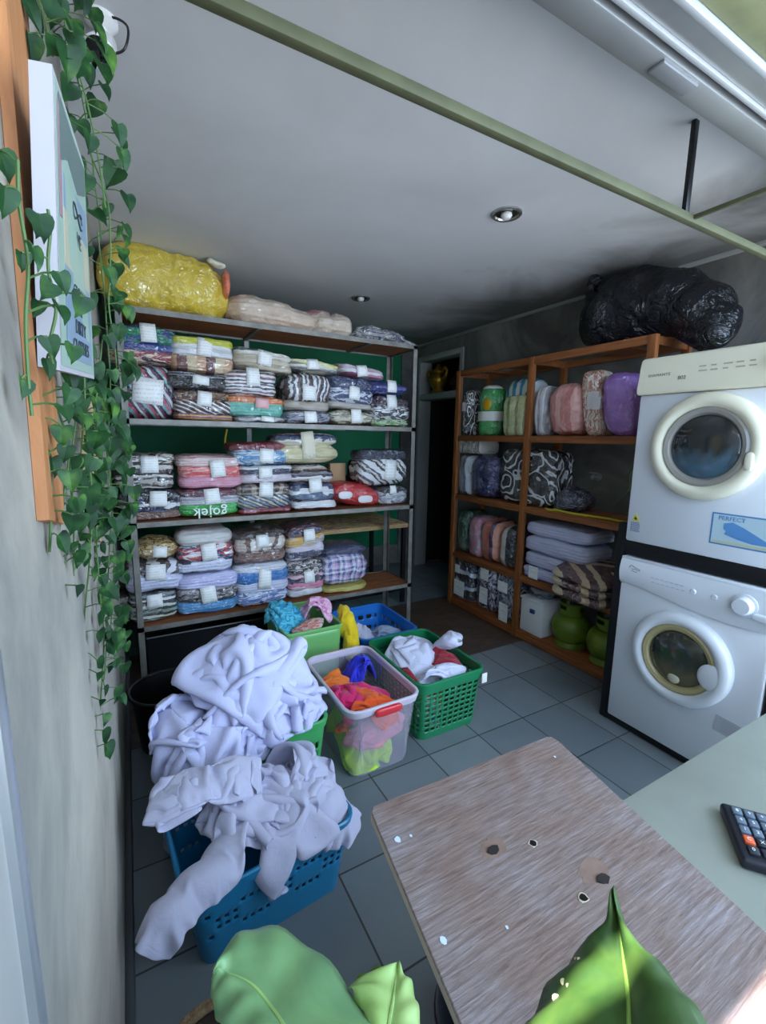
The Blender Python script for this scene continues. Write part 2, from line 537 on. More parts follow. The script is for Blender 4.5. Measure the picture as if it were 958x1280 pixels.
# cloth: a sheet settles over soft mounds while it gathers into wrinkles (position based, own collisions)
import numpy as np
def vnoise(p,seed,f):
    # smooth random vector field via sum of sines
    r=np.random.RandomState(seed); out=np.zeros((len(p),3))
    for k in range(10):
        w=r.normal(size=2); w*=f*r.uniform(.5,1.4)/np.linalg.norm(w); ph=r.uniform(0,6.28,3); a=r.normal(size=3)
        out+=a*np.sin((p[:,:2]@w)[:,None]*6.283+ph)
    return out/np.sqrt(10)
def drape(nx,ny,Lx,Ly,center,ells,boxes,sq=.6,amp=.05,f=3.,seed=0,rot=0,steps=260,contain=None,selfr=.75,bend=.15,it=10,iters_self=4,wall=-.080,floorz=.006,pins=None,damp=.93,grow=(.6,.3),gf=2.0,g=9.8,fric=.9,gstart=40):
    rs=np.random.RandomState(seed)
    i,j=np.meshgrid(np.arange(nx+1),np.arange(ny+1)); i=i.ravel(); j=j.ravel()
    R=np.stack([(i/nx-.5)*Lx,(j/ny-.5)*Ly,0*i],1).astype(float)
    d=vnoise(R,seed,f); d2=vnoise(R,seed+1,f*2.3)
    P=np.stack([R[:,0]*sq+d[:,0]*amp*.7+d2[:,0]*amp*.3,R[:,1]*sq+d[:,1]*amp*.7+d2[:,1]*amp*.3,d[:,2]*amp*1.2+d2[:,2]*amp*.5],1)
    P-=P.mean(0)
    c,s=np.cos(rot),np.sin(rot); P[:,:2]=P[:,:2]@np.array([[c,s],[-s,c]]); P+=np.array(center)
    idx=lambda a,b:b*(nx+1)+a
    cons=[]
    def add(ii,jj,di,dj,k):
        m=(ii+di<=nx)&(ii+di>=0)&(jj+dj<=ny)&(jj+dj>=0)
        a=idx(ii[m],jj[m]); b=idx(ii[m]+di,jj[m]+dj)
        if len(a): cons.append((a,b,np.linalg.norm(R[a]-R[b],axis=1),k))
    for par in (0,1):
        add(i[i%2==par],j[i%2==par],1,0,1.); add(i[j%2==par],j[j%2==par],0,1,1.)
        add(i[i%2==par],j[i%2==par],1,1,.5); add(i[i%2==par],j[i%2==par],1,-1,.5)
    for par in range(4):
        m=(i%4)//2==par%2; m&=(i%2)==par//2; add(i[m],j[m],2,0,bend)
        m=(j%4)//2==par%2; m&=(j%2)==par//2; add(i[m],j[m],0,2,bend)
    gn=vnoise(R,seed+5,gf)
    gm=np.clip(.55+.45*gn[:,:2],0.1,1.2)
    def gl(a,b,L):
        du=abs(i[a]-i[b]); dv=abs(j[a]-j[b]); tot=(du+dv)
        return L*((grow[0]*du*.5*(gm[a,0]+gm[b,0])+grow[1]*dv*.5*(gm[a,1]+gm[b,1]))/tot)
    cons=[(a,b,L,gl(a,b,L),k) for a,b,L,k in cons]
    V=np.zeros_like(P); h=Lx/nx; rself=h*selfr; dt=1/60; N=len(P)
    pairs=None
    def neigh(P):
        D=((P[:,None,:].astype(np.float32)-P[None].astype(np.float32))**2).sum(-1) if N<2600 else None
        if D is None:
            aa=[];bb=[]
            Q=P.astype(np.float32); sqn=(Q**2).sum(1)
            for s0 in range(0,N,1024):
                D=sqn[s0:s0+1024,None]+sqn[None]-2*Q[s0:s0+1024]@Q.T
                a,b=np.where(D<(rself*1.7)**2); a=a+s0; m=b>a; aa.append(a[m]); bb.append(b[m])
            a=np.concatenate(aa); b=np.concatenate(bb)
        else:
            a,b=np.where(D<(rself*1.7)**2); m=b>a; a,b=a[m],b[m]
        far=np.maximum(abs(i[a]-i[b]),abs(j[a]-j[b]))>2
        return a[far],b[far]
    E=[(np.array(c_),np.array(r_)) for c_,r_ in ells]
    for st in range(steps):
        gt=min(1,max(0,(st-gstart)/(steps*.65-gstart)))
        V[:,2]-=g*dt; V*=damp; X=P+V*dt
        if st%4==0: pairs=neigh(X)
        for k in range(it):
            for a,b,L0,dL,kk in cons:
                L=L0+dL*gt
                dd=X[b]-X[a]; l=np.linalg.norm(dd,axis=1)+1e-9; w=(kk*.5*(l-L)/l)[:,None]*dd
                X[a]+=w; X[b]-=w
            if k%3==0 and len(pairs[0]):
                a,b=pairs; dd=X[b]-X[a]; l=np.linalg.norm(dd,axis=1)+1e-9; m=l<rself
                a,b,dd,l=a[m],b[m],dd[m],l[m]; w=(.5*(l-rself)/l)[:,None]*dd*.6
                np.add.at(X,a,w); np.add.at(X,b,-w)
            hit=np.zeros(N,bool)
            for c_,r_ in E:
                q=(X-c_)/r_; n=np.linalg.norm(q,axis=1); m=n<1
                if m.any():
                    gg=q[m]/r_; gg/=np.linalg.norm(gg,axis=1)[:,None]
                    X[m]+=gg*((1-n[m])*r_.min())[:,None]; hit|=m
            for x0,x1,y0,y1,z0,z1 in boxes:
                m=(X[:,0]>x0)&(X[:,0]<x1)&(X[:,1]>y0)&(X[:,1]<y1)&(X[:,2]<z1)&(X[:,2]>z0)
                if m.any():
                    dep=np.stack([X[m,0]-x0,x1-X[m,0],X[m,1]-y0,y1-X[m,1],z1-X[m,2]],1); w=dep.argmin(1); Y=X[m]
                    Y[w==0,0]=x0; Y[w==1,0]=x1; Y[w==2,1]=y0; Y[w==3,1]=y1; Y[w==4,2]=z1; X[m]=Y; hit|=m
            m=X[:,2]<floorz; X[m,2]=floorz; hit|=m
            m=X[:,0]<wall; X[m,0]=wall; hit|=m
            if contain is not None:
                cx,cy,rx,ry,pw=contain
                if pw>=10:
                    X[:,0]=np.clip(X[:,0],cx-rx,cx+rx); X[:,1]=np.clip(X[:,1],cy-ry,cy+ry)
                else:
                    q=np.stack([(X[:,0]-cx)/rx,(X[:,1]-cy)/ry],1); n=(abs(q)**pw).sum(1)**(1/pw); m=n>1
                    X[m,0]=cx+q[m,0]*rx/n[m]; X[m,1]=cy+q[m,1]*ry/n[m]
            if k==it-1:
                X[hit]=P[hit]*fric+X[hit]*(1-fric) if st>gstart*.7 else X[hit]
        V=(X-P)/dt; sp=np.linalg.norm(V,axis=1); m=sp>2.5; V[m]*=(2.5/sp[m])[:,None]; P=X
    bm=bmesh.new(); vv=[bm.verts.new(c) for c in P.tolist()]
    for b_ in range(ny):
        for a_ in range(nx):
            k_=b_*(nx+1)+a_; bm.faces.new((vv[k_],vv[k_+1],vv[k_+nx+2],vv[k_+nx+1]))
    return bm

# shapes measured from the place, in metres
VINES = [
 (0.03, 6, [(-0.0617, 0.5, 1.6166), (-0.0636, 0.5, 1.5837), (-0.0618, 0.5, 1.5385), (-0.0673, 0.5, 1.4935), (-0.0697, 0.5, 1.4476), (-0.0699, 0.5, 1.414)]),
 (0.032, 6, [(-0.0494, 0.555, 1.6044), (-0.0488, 0.555, 1.5888), (-0.0532, 0.555, 1.558), (-0.0526, 0.555, 1.5355), (-0.0506, 0.555, 1.5143), (-0.0581, 0.555, 1.4841), (-0.0571, 0.555, 1.4657)]),
 (0.055, 13, [(-0.0488, 1.0, 2.1286), (-0.0459, 1.0, 2.0863), (-0.0381, 1.0, 2.0223), (-0.0245, 1.0, 1.9694), (-0.0151, 1.0, 1.9128), (-0.0089, 1.0, 1.8531), (-0.005, 1.0, 1.7909)]),
 (0.055, 15, [(-0.0571, 1.2, 2.262), (-0.052, 1.2, 2.1983), (-0.0442, 1.2, 2.1336), (-0.0316, 1.2, 2.0542), (-0.0242, 1.2, 1.9696), (-0.0212, 1.2, 1.8958), (-0.0177, 1.2, 1.8043)]),
 (0.05, 8, [(-0.0248, 1.1, 1.9214), (-0.0009, 1.1, 1.8381), (-0.0044, 1.1, 1.7295), (-0.0123, 1.1, 1.6541), (-0.0078, 1.1, 1.5787), (-0.0064, 1.1, 1.5164)]),
 (0.05, 20, [(-0.0229, 1.15, 1.8011), (-0.0192, 1.15, 1.6958), (-0.0201, 1.15, 1.6014), (-0.0211, 1.15, 1.5041), (-0.0347, 1.15, 1.3693), (-0.0399, 1.15, 1.2296)]),
 (0.042, 12, [(-0.0811, 0.75, 1.4813), (-0.0765, 0.75, 1.4324), (-0.0683, 0.75, 1.3797), (-0.0788, 0.75, 1.3145), (-0.0914, 0.75, 1.2483), (-0.1024, 0.75, 1.1574)]),
 (0.042, 14, [(-0.0695, 0.85, 1.4906), (-0.0645, 0.85, 1.4258), (-0.0773, 0.85, 1.3525), (-0.08, 0.85, 1.2645), (-0.0869, 0.85, 1.1738)]),
 (0.045, 17, [(-0.054, 0.95, 1.5164), (-0.059, 0.95, 1.4021), (-0.059, 0.95, 1.2898), (-0.0711, 0.95, 1.1737), (-0.0885, 0.95, 1.0548), (-0.1002, 0.95, 0.9148), (-0.1124, 0.95, 0.7861)]),
 (0.048, 22, [(-0.0434, 1.1, 1.5212), (-0.0473, 1.1, 1.3705), (-0.0649, 1.1, 1.2218), (-0.0689, 1.1, 1.0659), (-0.0692, 1.1, 0.9571), (-0.0884, 1.1, 0.792)]),
 (0.05, 22, [(-0.0278, 1.2, 1.5338), (-0.0399, 1.2, 1.4033), (-0.0359, 1.2, 1.2589), (-0.0525, 1.2, 1.1097), (-0.0678, 1.2, 0.9353), (-0.0826, 1.2, 0.8163)]),
 (0.05, 20, [(-0.0214, 1.3, 1.4803), (-0.0396, 1.3, 1.287), (-0.042, 1.3, 1.1253), (-0.0586, 1.3, 0.9587), (-0.0744, 1.3, 0.8309)]),
 (0.036, 6, [(-0.0775, 0.62, 1.443), (-0.0769, 0.62, 1.3831), (-0.0769, 0.62, 1.3299), (-0.0837, 0.62, 1.2661)]),
 (0.05, 9, [(-0.0652, 0.8, 1.9629), (-0.0608, 0.8, 1.939), (-0.0559, 0.8, 1.9193), (-0.0526, 0.8, 1.8984), (-0.0507, 0.8, 1.8812)]),
 (0.048, 18, [(-0.0268, 1.05, 1.5757), (-0.0452, 1.05, 1.4634), (-0.0623, 1.05, 1.3718), (-0.0612, 1.05, 1.278), (-0.0641, 1.05, 1.1812)]),
 (0.045, 16, [(-0.0613, 1.0, 1.5427), (-0.0691, 1.0, 1.4869), (-0.0649, 1.0, 1.4308), (-0.0786, 1.0, 1.3145), (-0.0717, 1.0, 1.2389)]),
]
LEAF_BROAD = dict(
  M=[(0.0374, 0.3621, 0.923), (0.0525, 0.3549, 0.9191), (0.0663, 0.3378, 0.9208), (0.0751, 0.318, 0.9208), (0.081, 0.2911, 0.9285), (0.0841, 0.2609, 0.9348)],
  L=[(0.0367, 0.3633, 0.9176), (0.0344, 0.3534, 0.9163), (0.0347, 0.338, 0.9177), (0.0373, 0.3141, 0.9258), (0.045, 0.2846, 0.9315), (0.0548, 0.2521, 0.937)],
  R=[(0.0381, 0.3672, 0.9207), (0.0595, 0.3922, 0.9106), (0.0916, 0.395, 0.9049), (0.1266, 0.3611, 0.8995), (0.1471, 0.3021, 0.9029), (0.1507, 0.237, 0.9156)],
)
LEAF_LIME = dict(
  M=[(0.1954, 0.3031, 0.8956), (0.184, 0.2873, 0.9004), (0.172, 0.2728, 0.9059), (0.1605, 0.2599, 0.9069), (0.1453, 0.2401, 0.9154)],
  L=[(0.1943, 0.3042, 0.8959), (0.1492, 0.3066, 0.9063), (0.1469, 0.2967, 0.9056), (0.1478, 0.2765, 0.9061), (0.137, 0.2447, 0.9153)],
  R=[(0.1965, 0.3019, 0.8954), (0.2026, 0.2912, 0.8915), (0.1994, 0.2742, 0.8929), (0.1885, 0.2518, 0.9008), (0.1754, 0.2284, 0.9081)],
)
LEAF_CURL = dict(
  M=[(0.1956, 0.3091, 0.8871), (0.1878, 0.3143, 0.8812), (0.1758, 0.3168, 0.8785), (0.1589, 0.3177, 0.8797)],
  L=[(0.1947, 0.3091, 0.8867), (0.1833, 0.2989, 0.8887), (0.1718, 0.3014, 0.8862), (0.158, 0.3141, 0.8833)],
  R=[(0.196, 0.3099, 0.8877), (0.1864, 0.3182, 0.8831), (0.1713, 0.3251, 0.876), (0.1596, 0.3226, 0.8768)],
)
LEAF_POINT = dict(
  M=[(0.387, 0.2111, 0.964), (0.3641, 0.1918, 0.9634), (0.3388, 0.1722, 0.9685), (0.3147, 0.1541, 0.976), (0.2851, 0.1353, 0.9867), (0.2548, 0.1168, 0.9981)],
  L=[(0.3865, 0.2116, 0.9638), (0.3568, 0.2011, 0.9548), (0.3149, 0.2037, 0.9445), (0.277, 0.1997, 0.9436), (0.2374, 0.1859, 0.952), (0.2005, 0.1633, 0.9721)],
  R=[(0.388, 0.2101, 0.9644), (0.3676, 0.1858, 0.9637), (0.3591, 0.1603, 0.9736), (0.3486, 0.1335, 0.9825), (0.3284, 0.1041, 0.9972), (0.295, 0.0823, 1.0175)],
)
SIGN = [(-0.0392, 0.6, 1.7537), (-0.056, 0.6, 1.465), (-0.0262, 0.81, 1.7648), (-0.0347, 0.81, 1.4788), (-0.0581, 0.6, 1.7508), (-0.0748, 0.6, 1.4674)]
SPOTS= [(0.2692, 0.1796, 0.9614), (0.2879, 0.1826, 0.9557), (0.2858, 0.176, 0.958), (0.3092, 0.1814, 0.9568), (0.3146, 0.1911, 0.9517)]

# ---------------------------------------------------------------- the setting
H = 2.37
def tr0(x, y, z=0): return Matrix.Translation((x, y, z))
struct('floor', bx(-0.20, 4.4, 0.30, 5.2, -0.10, 0.0), M_FLOOR)
struct('pavement', bx(-6, 9, -9, 0.30, -0.12, -0.005), M_PAVE)
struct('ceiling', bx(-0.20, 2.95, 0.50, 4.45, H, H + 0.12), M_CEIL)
struct('wall_left', bx(-0.20, -0.087, 0.355, 4.45, 0, H), M_LEFT)
struct('wall_front', bx(-0.20, -0.084, -0.9, 0.335, 0, H), M_PALE)
struct('blocker_wall', bx(-0.20, 1.35, -0.62, -0.52, 0, 0.90), M_PALE)  # unseen low wall, added to keep daylight off the near floor
struct('blocker_canopy', bx(-0.6, 3.4, -0.55, 0.50, 2.62, 2.70), pbr('blocker_underside', c3(150, 150, 140), 0.8))  # unseen canopy, added and sized to block high sky and sun
struct('trim_1', bx(-0.20, -0.078, 0.335, 0.357, 0, H, 0.003), M_ALU, True)
struct('baseboard_left', bx(-0.087, -0.068, 0.36, 4.28, 0, 0.075, 0.003), pbr('dark_skirting', c3(70, 72, 74), 0.5), True)
struct('wall_back', bx(-0.087, 2.62, 4.30, 4.42, 0, H), M_GREEN)
struct('trim_2', bx(2.62, 2.75, 4.27, 4.42, 0, H), M_BACKGREY)
struct('baseboard_back', bx(-0.08, 2.62, 4.275, 4.30, 0, 0.22, 0.004), M_BACKGREY, True)
bm = bmesh.new()
for y0, y1, z0, z1 in ((0.3, 3.42, 0, H), (3.42, 4.12, 2.22, H), (4.12, 4.30, 0, H)):
    box(bm, 2.75, 2.87, y0, y1, z0, z1)
struct('wall_right', bm, M_RIGHT)
struct('trim_3', bx(2.728, 2.75, 0.5, 4.28, H - 0.022, H, 0.003), pbr('grey_batten', c3(150, 150, 146), 0.7), True)
# open doorway in the right-hand wall with a transom above it
d = thing('door_1', None, None, (2.75, 3.77, 0)); d['kind'] = 'structure'
bm = bmesh.new()
for a in ((3.40, 3.45, 0, 2.24), (4.09, 4.14, 0, 2.24), (3.45, 4.09, 1.80, 1.85), (3.45, 4.09, 2.19, 2.24)):
    box(bm, 2.735, 2.88, *a, 0.004)
obj('door_frame', bm, pbr('grey_white_frame', c3(158, 158, 152), 0.6), d)
obj('door_leaf', bx(3.10, 3.14, 3.43, 4.11, 0.0, 1.80, 0.004), wood('dark_door', (34, 25, 20), (58, 42, 32), (14, 14, 1)), d)
obj('transom_ledge', bx(2.74, 2.98, 3.45, 4.09, 1.845, 1.862, 0.003), M_PALE, d)
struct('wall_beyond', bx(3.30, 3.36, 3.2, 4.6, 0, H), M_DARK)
bm = bmesh.new()
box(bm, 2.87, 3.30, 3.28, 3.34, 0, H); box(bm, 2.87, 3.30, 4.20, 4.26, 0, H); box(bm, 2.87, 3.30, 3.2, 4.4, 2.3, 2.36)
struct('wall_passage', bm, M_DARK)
# header of the sliding shop front: stacked aluminium profiles
h = thing('trim_4', None, None, (1.3, 0.62, 2.2)); h['kind'] = 'structure'
bm = bmesh.new(); box(bm, -0.087, 2.75, 0.662, 0.722, 2.2, 2.33, 0.004)
obj('header_profile', bm, M_ALU, h)
obj('track_slot', bx(-0.087, 2.75, 0.648, 0.662, 2.225, 2.33), pbr('track_dark', c3(52, 56, 56), 0.6), h)
obj('header_lip', bx(-0.087, 2.75, 0.636, 0.648, 2.2, 2.33, 0.003), M_ALUW, h)
obj('outer_profile', bx(-0.087, 2.75, 0.588, 0.636, 2.207, 2.33, 0.004), M_ALU, h)
obj('outer_lip', bx(-0.087, 2.75, 0.574, 0.588, 2.196, 2.33, 0.003), M_ALUW, h)
obj('eaves_board', bx(-0.087, 2.75, 0.50, 0.574, 2.21, 2.33, 0.004), M_OLIVE, h)
obj('latch_plate', bx(1.04, 1.175, 0.668, 0.704, 2.192, 2.2005, 0.003), pbr('dull_alu', c3(140, 142, 144), 0.5, 0.5), h)
# hanging rail with its rods
M_RAIL = pbr('rail_olive', c3(80, 82, 56), 0.7, var=0.2, vscale=12)
r = thing('hanging_rail', 'olive painted steel rail across the room under the ceiling, hung by a black rod', 'rail', (1.3, 0.89, 2.1))
obj('rail', bx(-0.086, 2.749, 0.879, 0.903, 2.088, 2.112, 0.003), M_RAIL, r)
obj('hanger_rod', bx(1.562, 1.584, 0.884, 0.898, 2.11, H, 0.002), M_BLACKMET, r, label='black hanger rod')
obj('side_bar', bx(1.600, 1.612, 0.60, 0.880, 2.098, 2.110, 0.001), M_RAIL, r)

def downlight(x, y, label):
    d = thing('downlight', label, 'ceiling light', (x, y, H), 'recessed ceiling downlights')
    bm = bmesh.new()
    lathe(bm, [(0.066, 0), (0.066, -0.006), (0.060, -0.010), (0.050, -0.008), (0.047, 0.0)], 40, Matrix.Translation((x, y, H)))
    obj('trim_ring', bm, pbr('chrome_ring', c3(190, 188, 184), 0.25, 0.9), d)
    bm = bmesh.new()
    lathe(bm, [(0.047, -0.002), (0.042, -0.0015), (0.0, -0.001)], 40, Matrix.Translation((x, y, H)))
    obj('reflector', bm, pbr('reflector_dark', c3(86, 82, 78), 0.2, 0.9), d)
    bm = bmesh.new()
    lathe(bm, [(0.0, -0.026), (0.016, -0.022), (0.024, -0.010), (0.022, -0.002)], 24, Matrix.Translation((x, y, H)))
    obj('bulb', bm, pbr('frosted_bulb', c3(222, 220, 214), 0.35), d)
downlight(1.50, 1.61, 'round chrome downlight in the ceiling nearer the shop front, above the open floor')
downlight(1.50, 3.02, 'smaller looking downlight far back in the ceiling, above the metal rack')

# ---------------------------------------------------------------- metal rack
RX0, RX1, RY0, RY1 = -0.012, 1.79, 2.715, 3.09
rk = thing('storage_rack', 'tall grey steel angle rack with brown board shelves against the green wall', 'rack', (0.9, 2.9, 0))
def angle_post(x, y, sx, sy):
    bm = bmesh.new()
    box(bm, min(x, x + sx * 0.034), max(x, x + sx * 0.034), min(y, y + sy * 0.004), max(y, y + sy * 0.004), 0, 2.03)
    box(bm, min(x, x + sx * 0.004), max(x, x + sx * 0.004), min(y, y + sy * 0.034), max(y, y + sy * 0.034), 0, 2.03)
    return bm
for x, y, sx, sy in ((RX0, RY0, 1, 1), (RX1, RY0, -1, 1), (RX0, RY1, 1, -1), (RX1, RY1, -1, -1)):
    obj('post', angle_post(x, y, sx, sy), M_STEEL, rk, False)
obj('middle_post', bx(0.70, 0.73, RY1 - 0.012, RY1, 0, 2.0), M_STEEL, rk, False)
SH = {1: 2.030, 2: 1.475, 3: 0.925, 4: 0.335}
for k, z in SH.items():
    bm = bmesh.new()
    n = 5
    for i in range(n):
        a = RX0 + 0.006 + (RX1 - RX0 - 0.012) * i / n; b = RX0 + 0.006 + (RX1 - RX0 - 0.012) * (i + 1) / n
        box(bm, a + 0.001, b - 0.001, RY0 + 0.006, RY1 - 0.006, z - 0.014, z)
    s = obj('shelf', bm, M_SHELFBOARD, rk, False)
    bm = bmesh.new()
    for y in (RY0 + 0.0, RY1 - 0.004): box(bm, RX0 + 0.004, RX1 - 0.004, y, y + 0.004, z - 0.024, z + 0.004)
    for x in (RX0, RX1 - 0.004): box(bm, x, x + 0.004, RY0 + 0.004, RY1 - 0.004, z - 0.024, z + 0.002)
    for i in (2, 4):
        x = RX0 + (RX1 - RX0) * i / 5; box(bm, x - 0.012, x + 0.012, RY0 + 0.004, RY1 - 0.004, z - 0.026, z - 0.014)
    obj('edge_rail', bm, M_STEEL, s, False)

# ---------------------------------------------------------------- wrapped laundry bundles
W_, K_, N_ = (226, 224, 224), (24, 22, 26), (36, 44, 74)
GROUPS = {1: 'loose soft packs on top of the rack', 2: 'wrapped laundry bundles on the upper tier', 3: 'wrapped laundry bundles on the middle tier', 4: 'wrapped laundry bundles on the lower tier'}
_bs = [0]
def bundle(label, tier, x0, x1, z0, z1, layers, slip=(0.5, 0.62, 0.075, 0.10), y0=2.735, dep=0.30, a=5.0, tilt=0.0, slip_mat=None, name='laundry_bundle'):
    """layers bottom to top: (fraction, cloth) or (fraction, cloth, inset, profile exponent)"""
    _bs[0] += 1
    sd = _bs[0]
    if x0 < 0.03 or x1 > 1.74: y0 = max(y0, 2.756)
    cx, hx = (x0 + x1) / 2, (x1 - x0) / 2
    root = thing(name, label, 'laundry bundle', (cx, y0 + dep / 2, z0), GROUPS[tier])
    tot = sum(l[0] for l in layers)
    z = z0
    fr = []
    nl = len(layers)
    rnd = random.Random(sd)
    for i, l in enumerate(layers):
        hgt = (z1 - z0) * l[0] / tot
        ins = l[2] if len(l) > 2 else 0.0
        b = l[3] if len(l) > 3 else 4.2
        ov = min(0.032, 0.42 * hgt) if i < nl - 1 else 0.0          # folds press into each other
        jx = rnd.uniform(-0.008, 0.008)
        yy = y0 + ins + rnd.uniform(0, 0.012)
        bm = superq(cx + jx, (yy + y0 + dep) / 2, z + (hgt + ov) / 2, hx - ins * 0.6 + 0.012, (y0 + dep - yy) / 2, (hgt + ov) / 2, a, b, 9, 0.007, 7.0, sd * 5 + i, floor=z0 if i == 0 else None)
        if tilt:
            for v in bm.verts: v.co.z = max(z0, v.co.z + tilt * (v.co.x - cx))
        crumple(bm, sd + i * 0.37, 7.0, 0.010, (0.6, 1, 2.0), floor=z0)
        fr.append(min(v.co.y for v in bm.verts))
        obj('folded_clothes' if i == 0 or nl == 1 else 'folded_layer', bm, l[1], root, angle=80)
        z += hgt
    if slip:
        u, w, sw, sh = slip
        lx, lz = x0 + (x1 - x0) * u, z0 + (z1 - z0) * w
        ff = min(fr)
        y_a = ff - 0.0015
        bm = bmesh.new()
        vs_ = []
        rot = rnd.uniform(-0.12, 0.12)
        for j in range(5):
            row = []
            for i in range(4):
                du, dv = (i / 3 - 0.5) * sw, (j / 4 - 0.5) * sh
                yy = y_a + 0.010 * max(0, (j / 4 - 0.5) * 2) ** 2 + 0.003 * math.sin(i * 1.3 + j)
                row.append(bm.verts.new((lx + du * math.cos(rot) - dv * math.sin(rot), yy, lz + tilt * (lx - cx) + du * math.sin(rot) + dv * math.cos(rot))))
            vs_.append(row)
        for j in range(4):
            for i in range(3): bm.faces.new((vs_[j][i], vs_[j][i + 1], vs_[j + 1][i + 1], vs_[j + 1][i]))
        obj('paper_slip', bm, slip_mat or M_SLIP, root, solid=0.0012)
    return root
F = cloth
# upper tier
bundle('green and navy wrapped bundle beside the ivy, topmost in the first upper stack', 2, -0.04, 0.265, 1.768, 1.965,
       [(0.28, F([(150, 60, 70), (220, 190, 160), (70, 30, 60)], 'blotch', 3)), (0.2, F([(40, 60, 130), (50, 70, 140)], 'folds', 3)), (0.52, F([(20, 130, 80), (30, 60, 120), (25, 120, 90)], 'blotch', 2.2))], (0.58, 0.78, 0.075, 0.095))
bundle('multicoloured bundle with one large white slip, beside the ivy on the upper tier', 2, -0.02, 0.23, 1.478, 1.765,
       [(1, F([(28, 26, 32), (110, 160, 160), (180, 60, 90), (40, 40, 50), (205, 205, 205), (90, 40, 80)], 'diag', 3.0), 0, 4.0)], (0.56, 0.52, 0.145, 0.135))
bundle('bundle with lime yellow top layer above white and brown cloth', 2, 0.252, 0.565, 1.742, 1.935,
       [(0.38, F([(205, 160, 120), (110, 60, 50), (214, 190, 150)], 'vert', 2.4, 0.2)), (0.34, F([W_, (200, 200, 198)], 'folds', 3)), (0.3, F([(214, 214, 60), (200, 196, 60)], 'plain'))], (0.5, 0.7, 0.075, 0.095))
bundle('thin black bundle squeezed under the lime topped one', 2, 0.225, 0.525, 1.648, 1.742, [(0.6, F([K_, (60, 60, 64), K_], 'folds', 3)), (0.4, F([K_, (150, 150, 150), (40, 40, 60)], 'folds', 3))], (0.52, 0.55, 0.085, 0.05))
bundle('brown animal print bundle on the upper shelf under the thin black one', 2, 0.243, 0.538, 1.478, 1.648,
       [(0.2, F([(190, 130, 60), (120, 50, 120), (200, 160, 90)], 'folds', 3)), (0.4, F([W_, K_, (110, 70, 50)], 'diag', 6, 1.0)), (0.42, F([(120, 70, 40), (30, 22, 20), (160, 110, 60)], 'blotch', 5))], (0.52, 0.72, 0.075, 0.08))
bundle('cream bundle with a dark green stripe, topmost of the third upper stack', 2, 0.575, 0.90, 1.778, 1.90,
       [(0.55, F([(180, 165, 140), (200, 186, 160)], 'folds', 3)), (0.45, F([(226, 220, 205), (30, 60, 50), (226, 220, 205), (214, 205, 190)], 'folds', 1.5))], (0.5, 0.6, 0.08, 0.085), tilt=-0.10)
bundle('bundle of white cloth with dark maroon stripes between the cream and the teal bundles', 2, 0.515, 0.805, 1.628, 1.778,
       [(0.5, F([W_, (120, 90, 100), W_, (60, 40, 50)], 'folds', 3.0, 1.0)), (0.55, F([(130, 80, 84), (230, 222, 220), (60, 40, 44), W_], 'folds', 2, 0.5))], (0.52, 0.75, 0.075, 0.1))
bundle('teal bundle with an orange upper fold on the upper tier', 2, 0.53, 0.858, 1.512, 1.628,
       [(0.62, F([(110, 190, 170), (90, 170, 160)], 'plain')), (0.4, F([(226, 120, 60), (235, 150, 90)], 'blotch', 3))], (0.57, 0.7, 0.08, 0.06), slip_mat=pbr('pink_slip', c3(230, 178, 176), 0.6))
bundle('flat grey bundle lying on the upper shelf under the teal one', 2, 0.575, 0.862, 1.478, 1.518, [(1, F([(200, 200, 200), (120, 120, 128)], 'blotch', 4))], (0.6, 0.6, 0.075, 0.032))
bundle('flat pale yellow and white bundle on top of the tall striped one', 2, 0.90, 1.215, 1.800, 1.87, [(0.5, F([(220, 214, 190), (130, 130, 130)], 'folds', 2)), (0.5, F([(226, 220, 130), (236, 234, 214)], 'blotch', 3))], (0.42, 0.6, 0.075, 0.06), tilt=-0.06)
bundle('tall black and white striped bundle in the middle of the upper tier', 2, 0.868, 1.152, 1.562, 1.800,
       [(0.2, F([(190, 176, 160), (170, 155, 140)], 'plain')), (0.84, F([K_, W_, (60, 60, 70), (220, 216, 214), (90, 60, 60)], 'vert', 4.5, 1.4), 0, 2.6)], (0.5, 0.48, 0.085, 0.10))
bundle('low navy and grey bundle on the upper shelf under the tall striped one', 2, 0.868, 1.168, 1.478, 1.562, [(1, F([(150, 150, 160), (60, 64, 84), (190, 190, 196), (40, 42, 60)], 'blotch', 3))], (0.5, 0.55, 0.08, 0.07))
bundle('plain navy bundle with white folded edges beside the tall striped one', 2, 1.168, 1.468, 1.585, 1.795,
       [(0.16, F([(190, 180, 170), (160, 150, 140)], 'plain')), (0.42, F([(46, 60, 100), (200, 204, 214), (60, 76, 120)], 'blotch', 3)), (0.46, F([(30, 46, 88), (36, 60, 110)], 'plain'))], (0.5, 0.5, 0.075, 0.09), tilt=-0.05)
bundle('cream and olive camouflage bundle on the upper shelf under the navy one', 2, 1.178, 1.482, 1.478, 1.585, [(1, F([(204, 196, 170), (120, 116, 96), (226, 220, 200)], 'blotch', 3.5), 0, 2.6)], (0.52, 0.6, 0.075, 0.09))
bundle('flat pink and white bundle lying across the navy one', 2, 1.235, 1.54, 1.795, 1.865, [(0.5, F([W_, (200, 120, 150), W_], 'folds', 1)), (0.5, F([(206, 176, 190), (214, 206, 210)], 'plain'))], (0.45, 0.5, 0.075, 0.07), tilt=-0.12)
bundle('small rolled royal blue bundle at the end of the upper tier', 2, 1.472, 1.757, 1.690, 1.795, [(1, F([(54, 64, 138), (60, 74, 150)], 'plain'), 0, 2.0)], (0.5, 0.6, 0.07, 0.08))
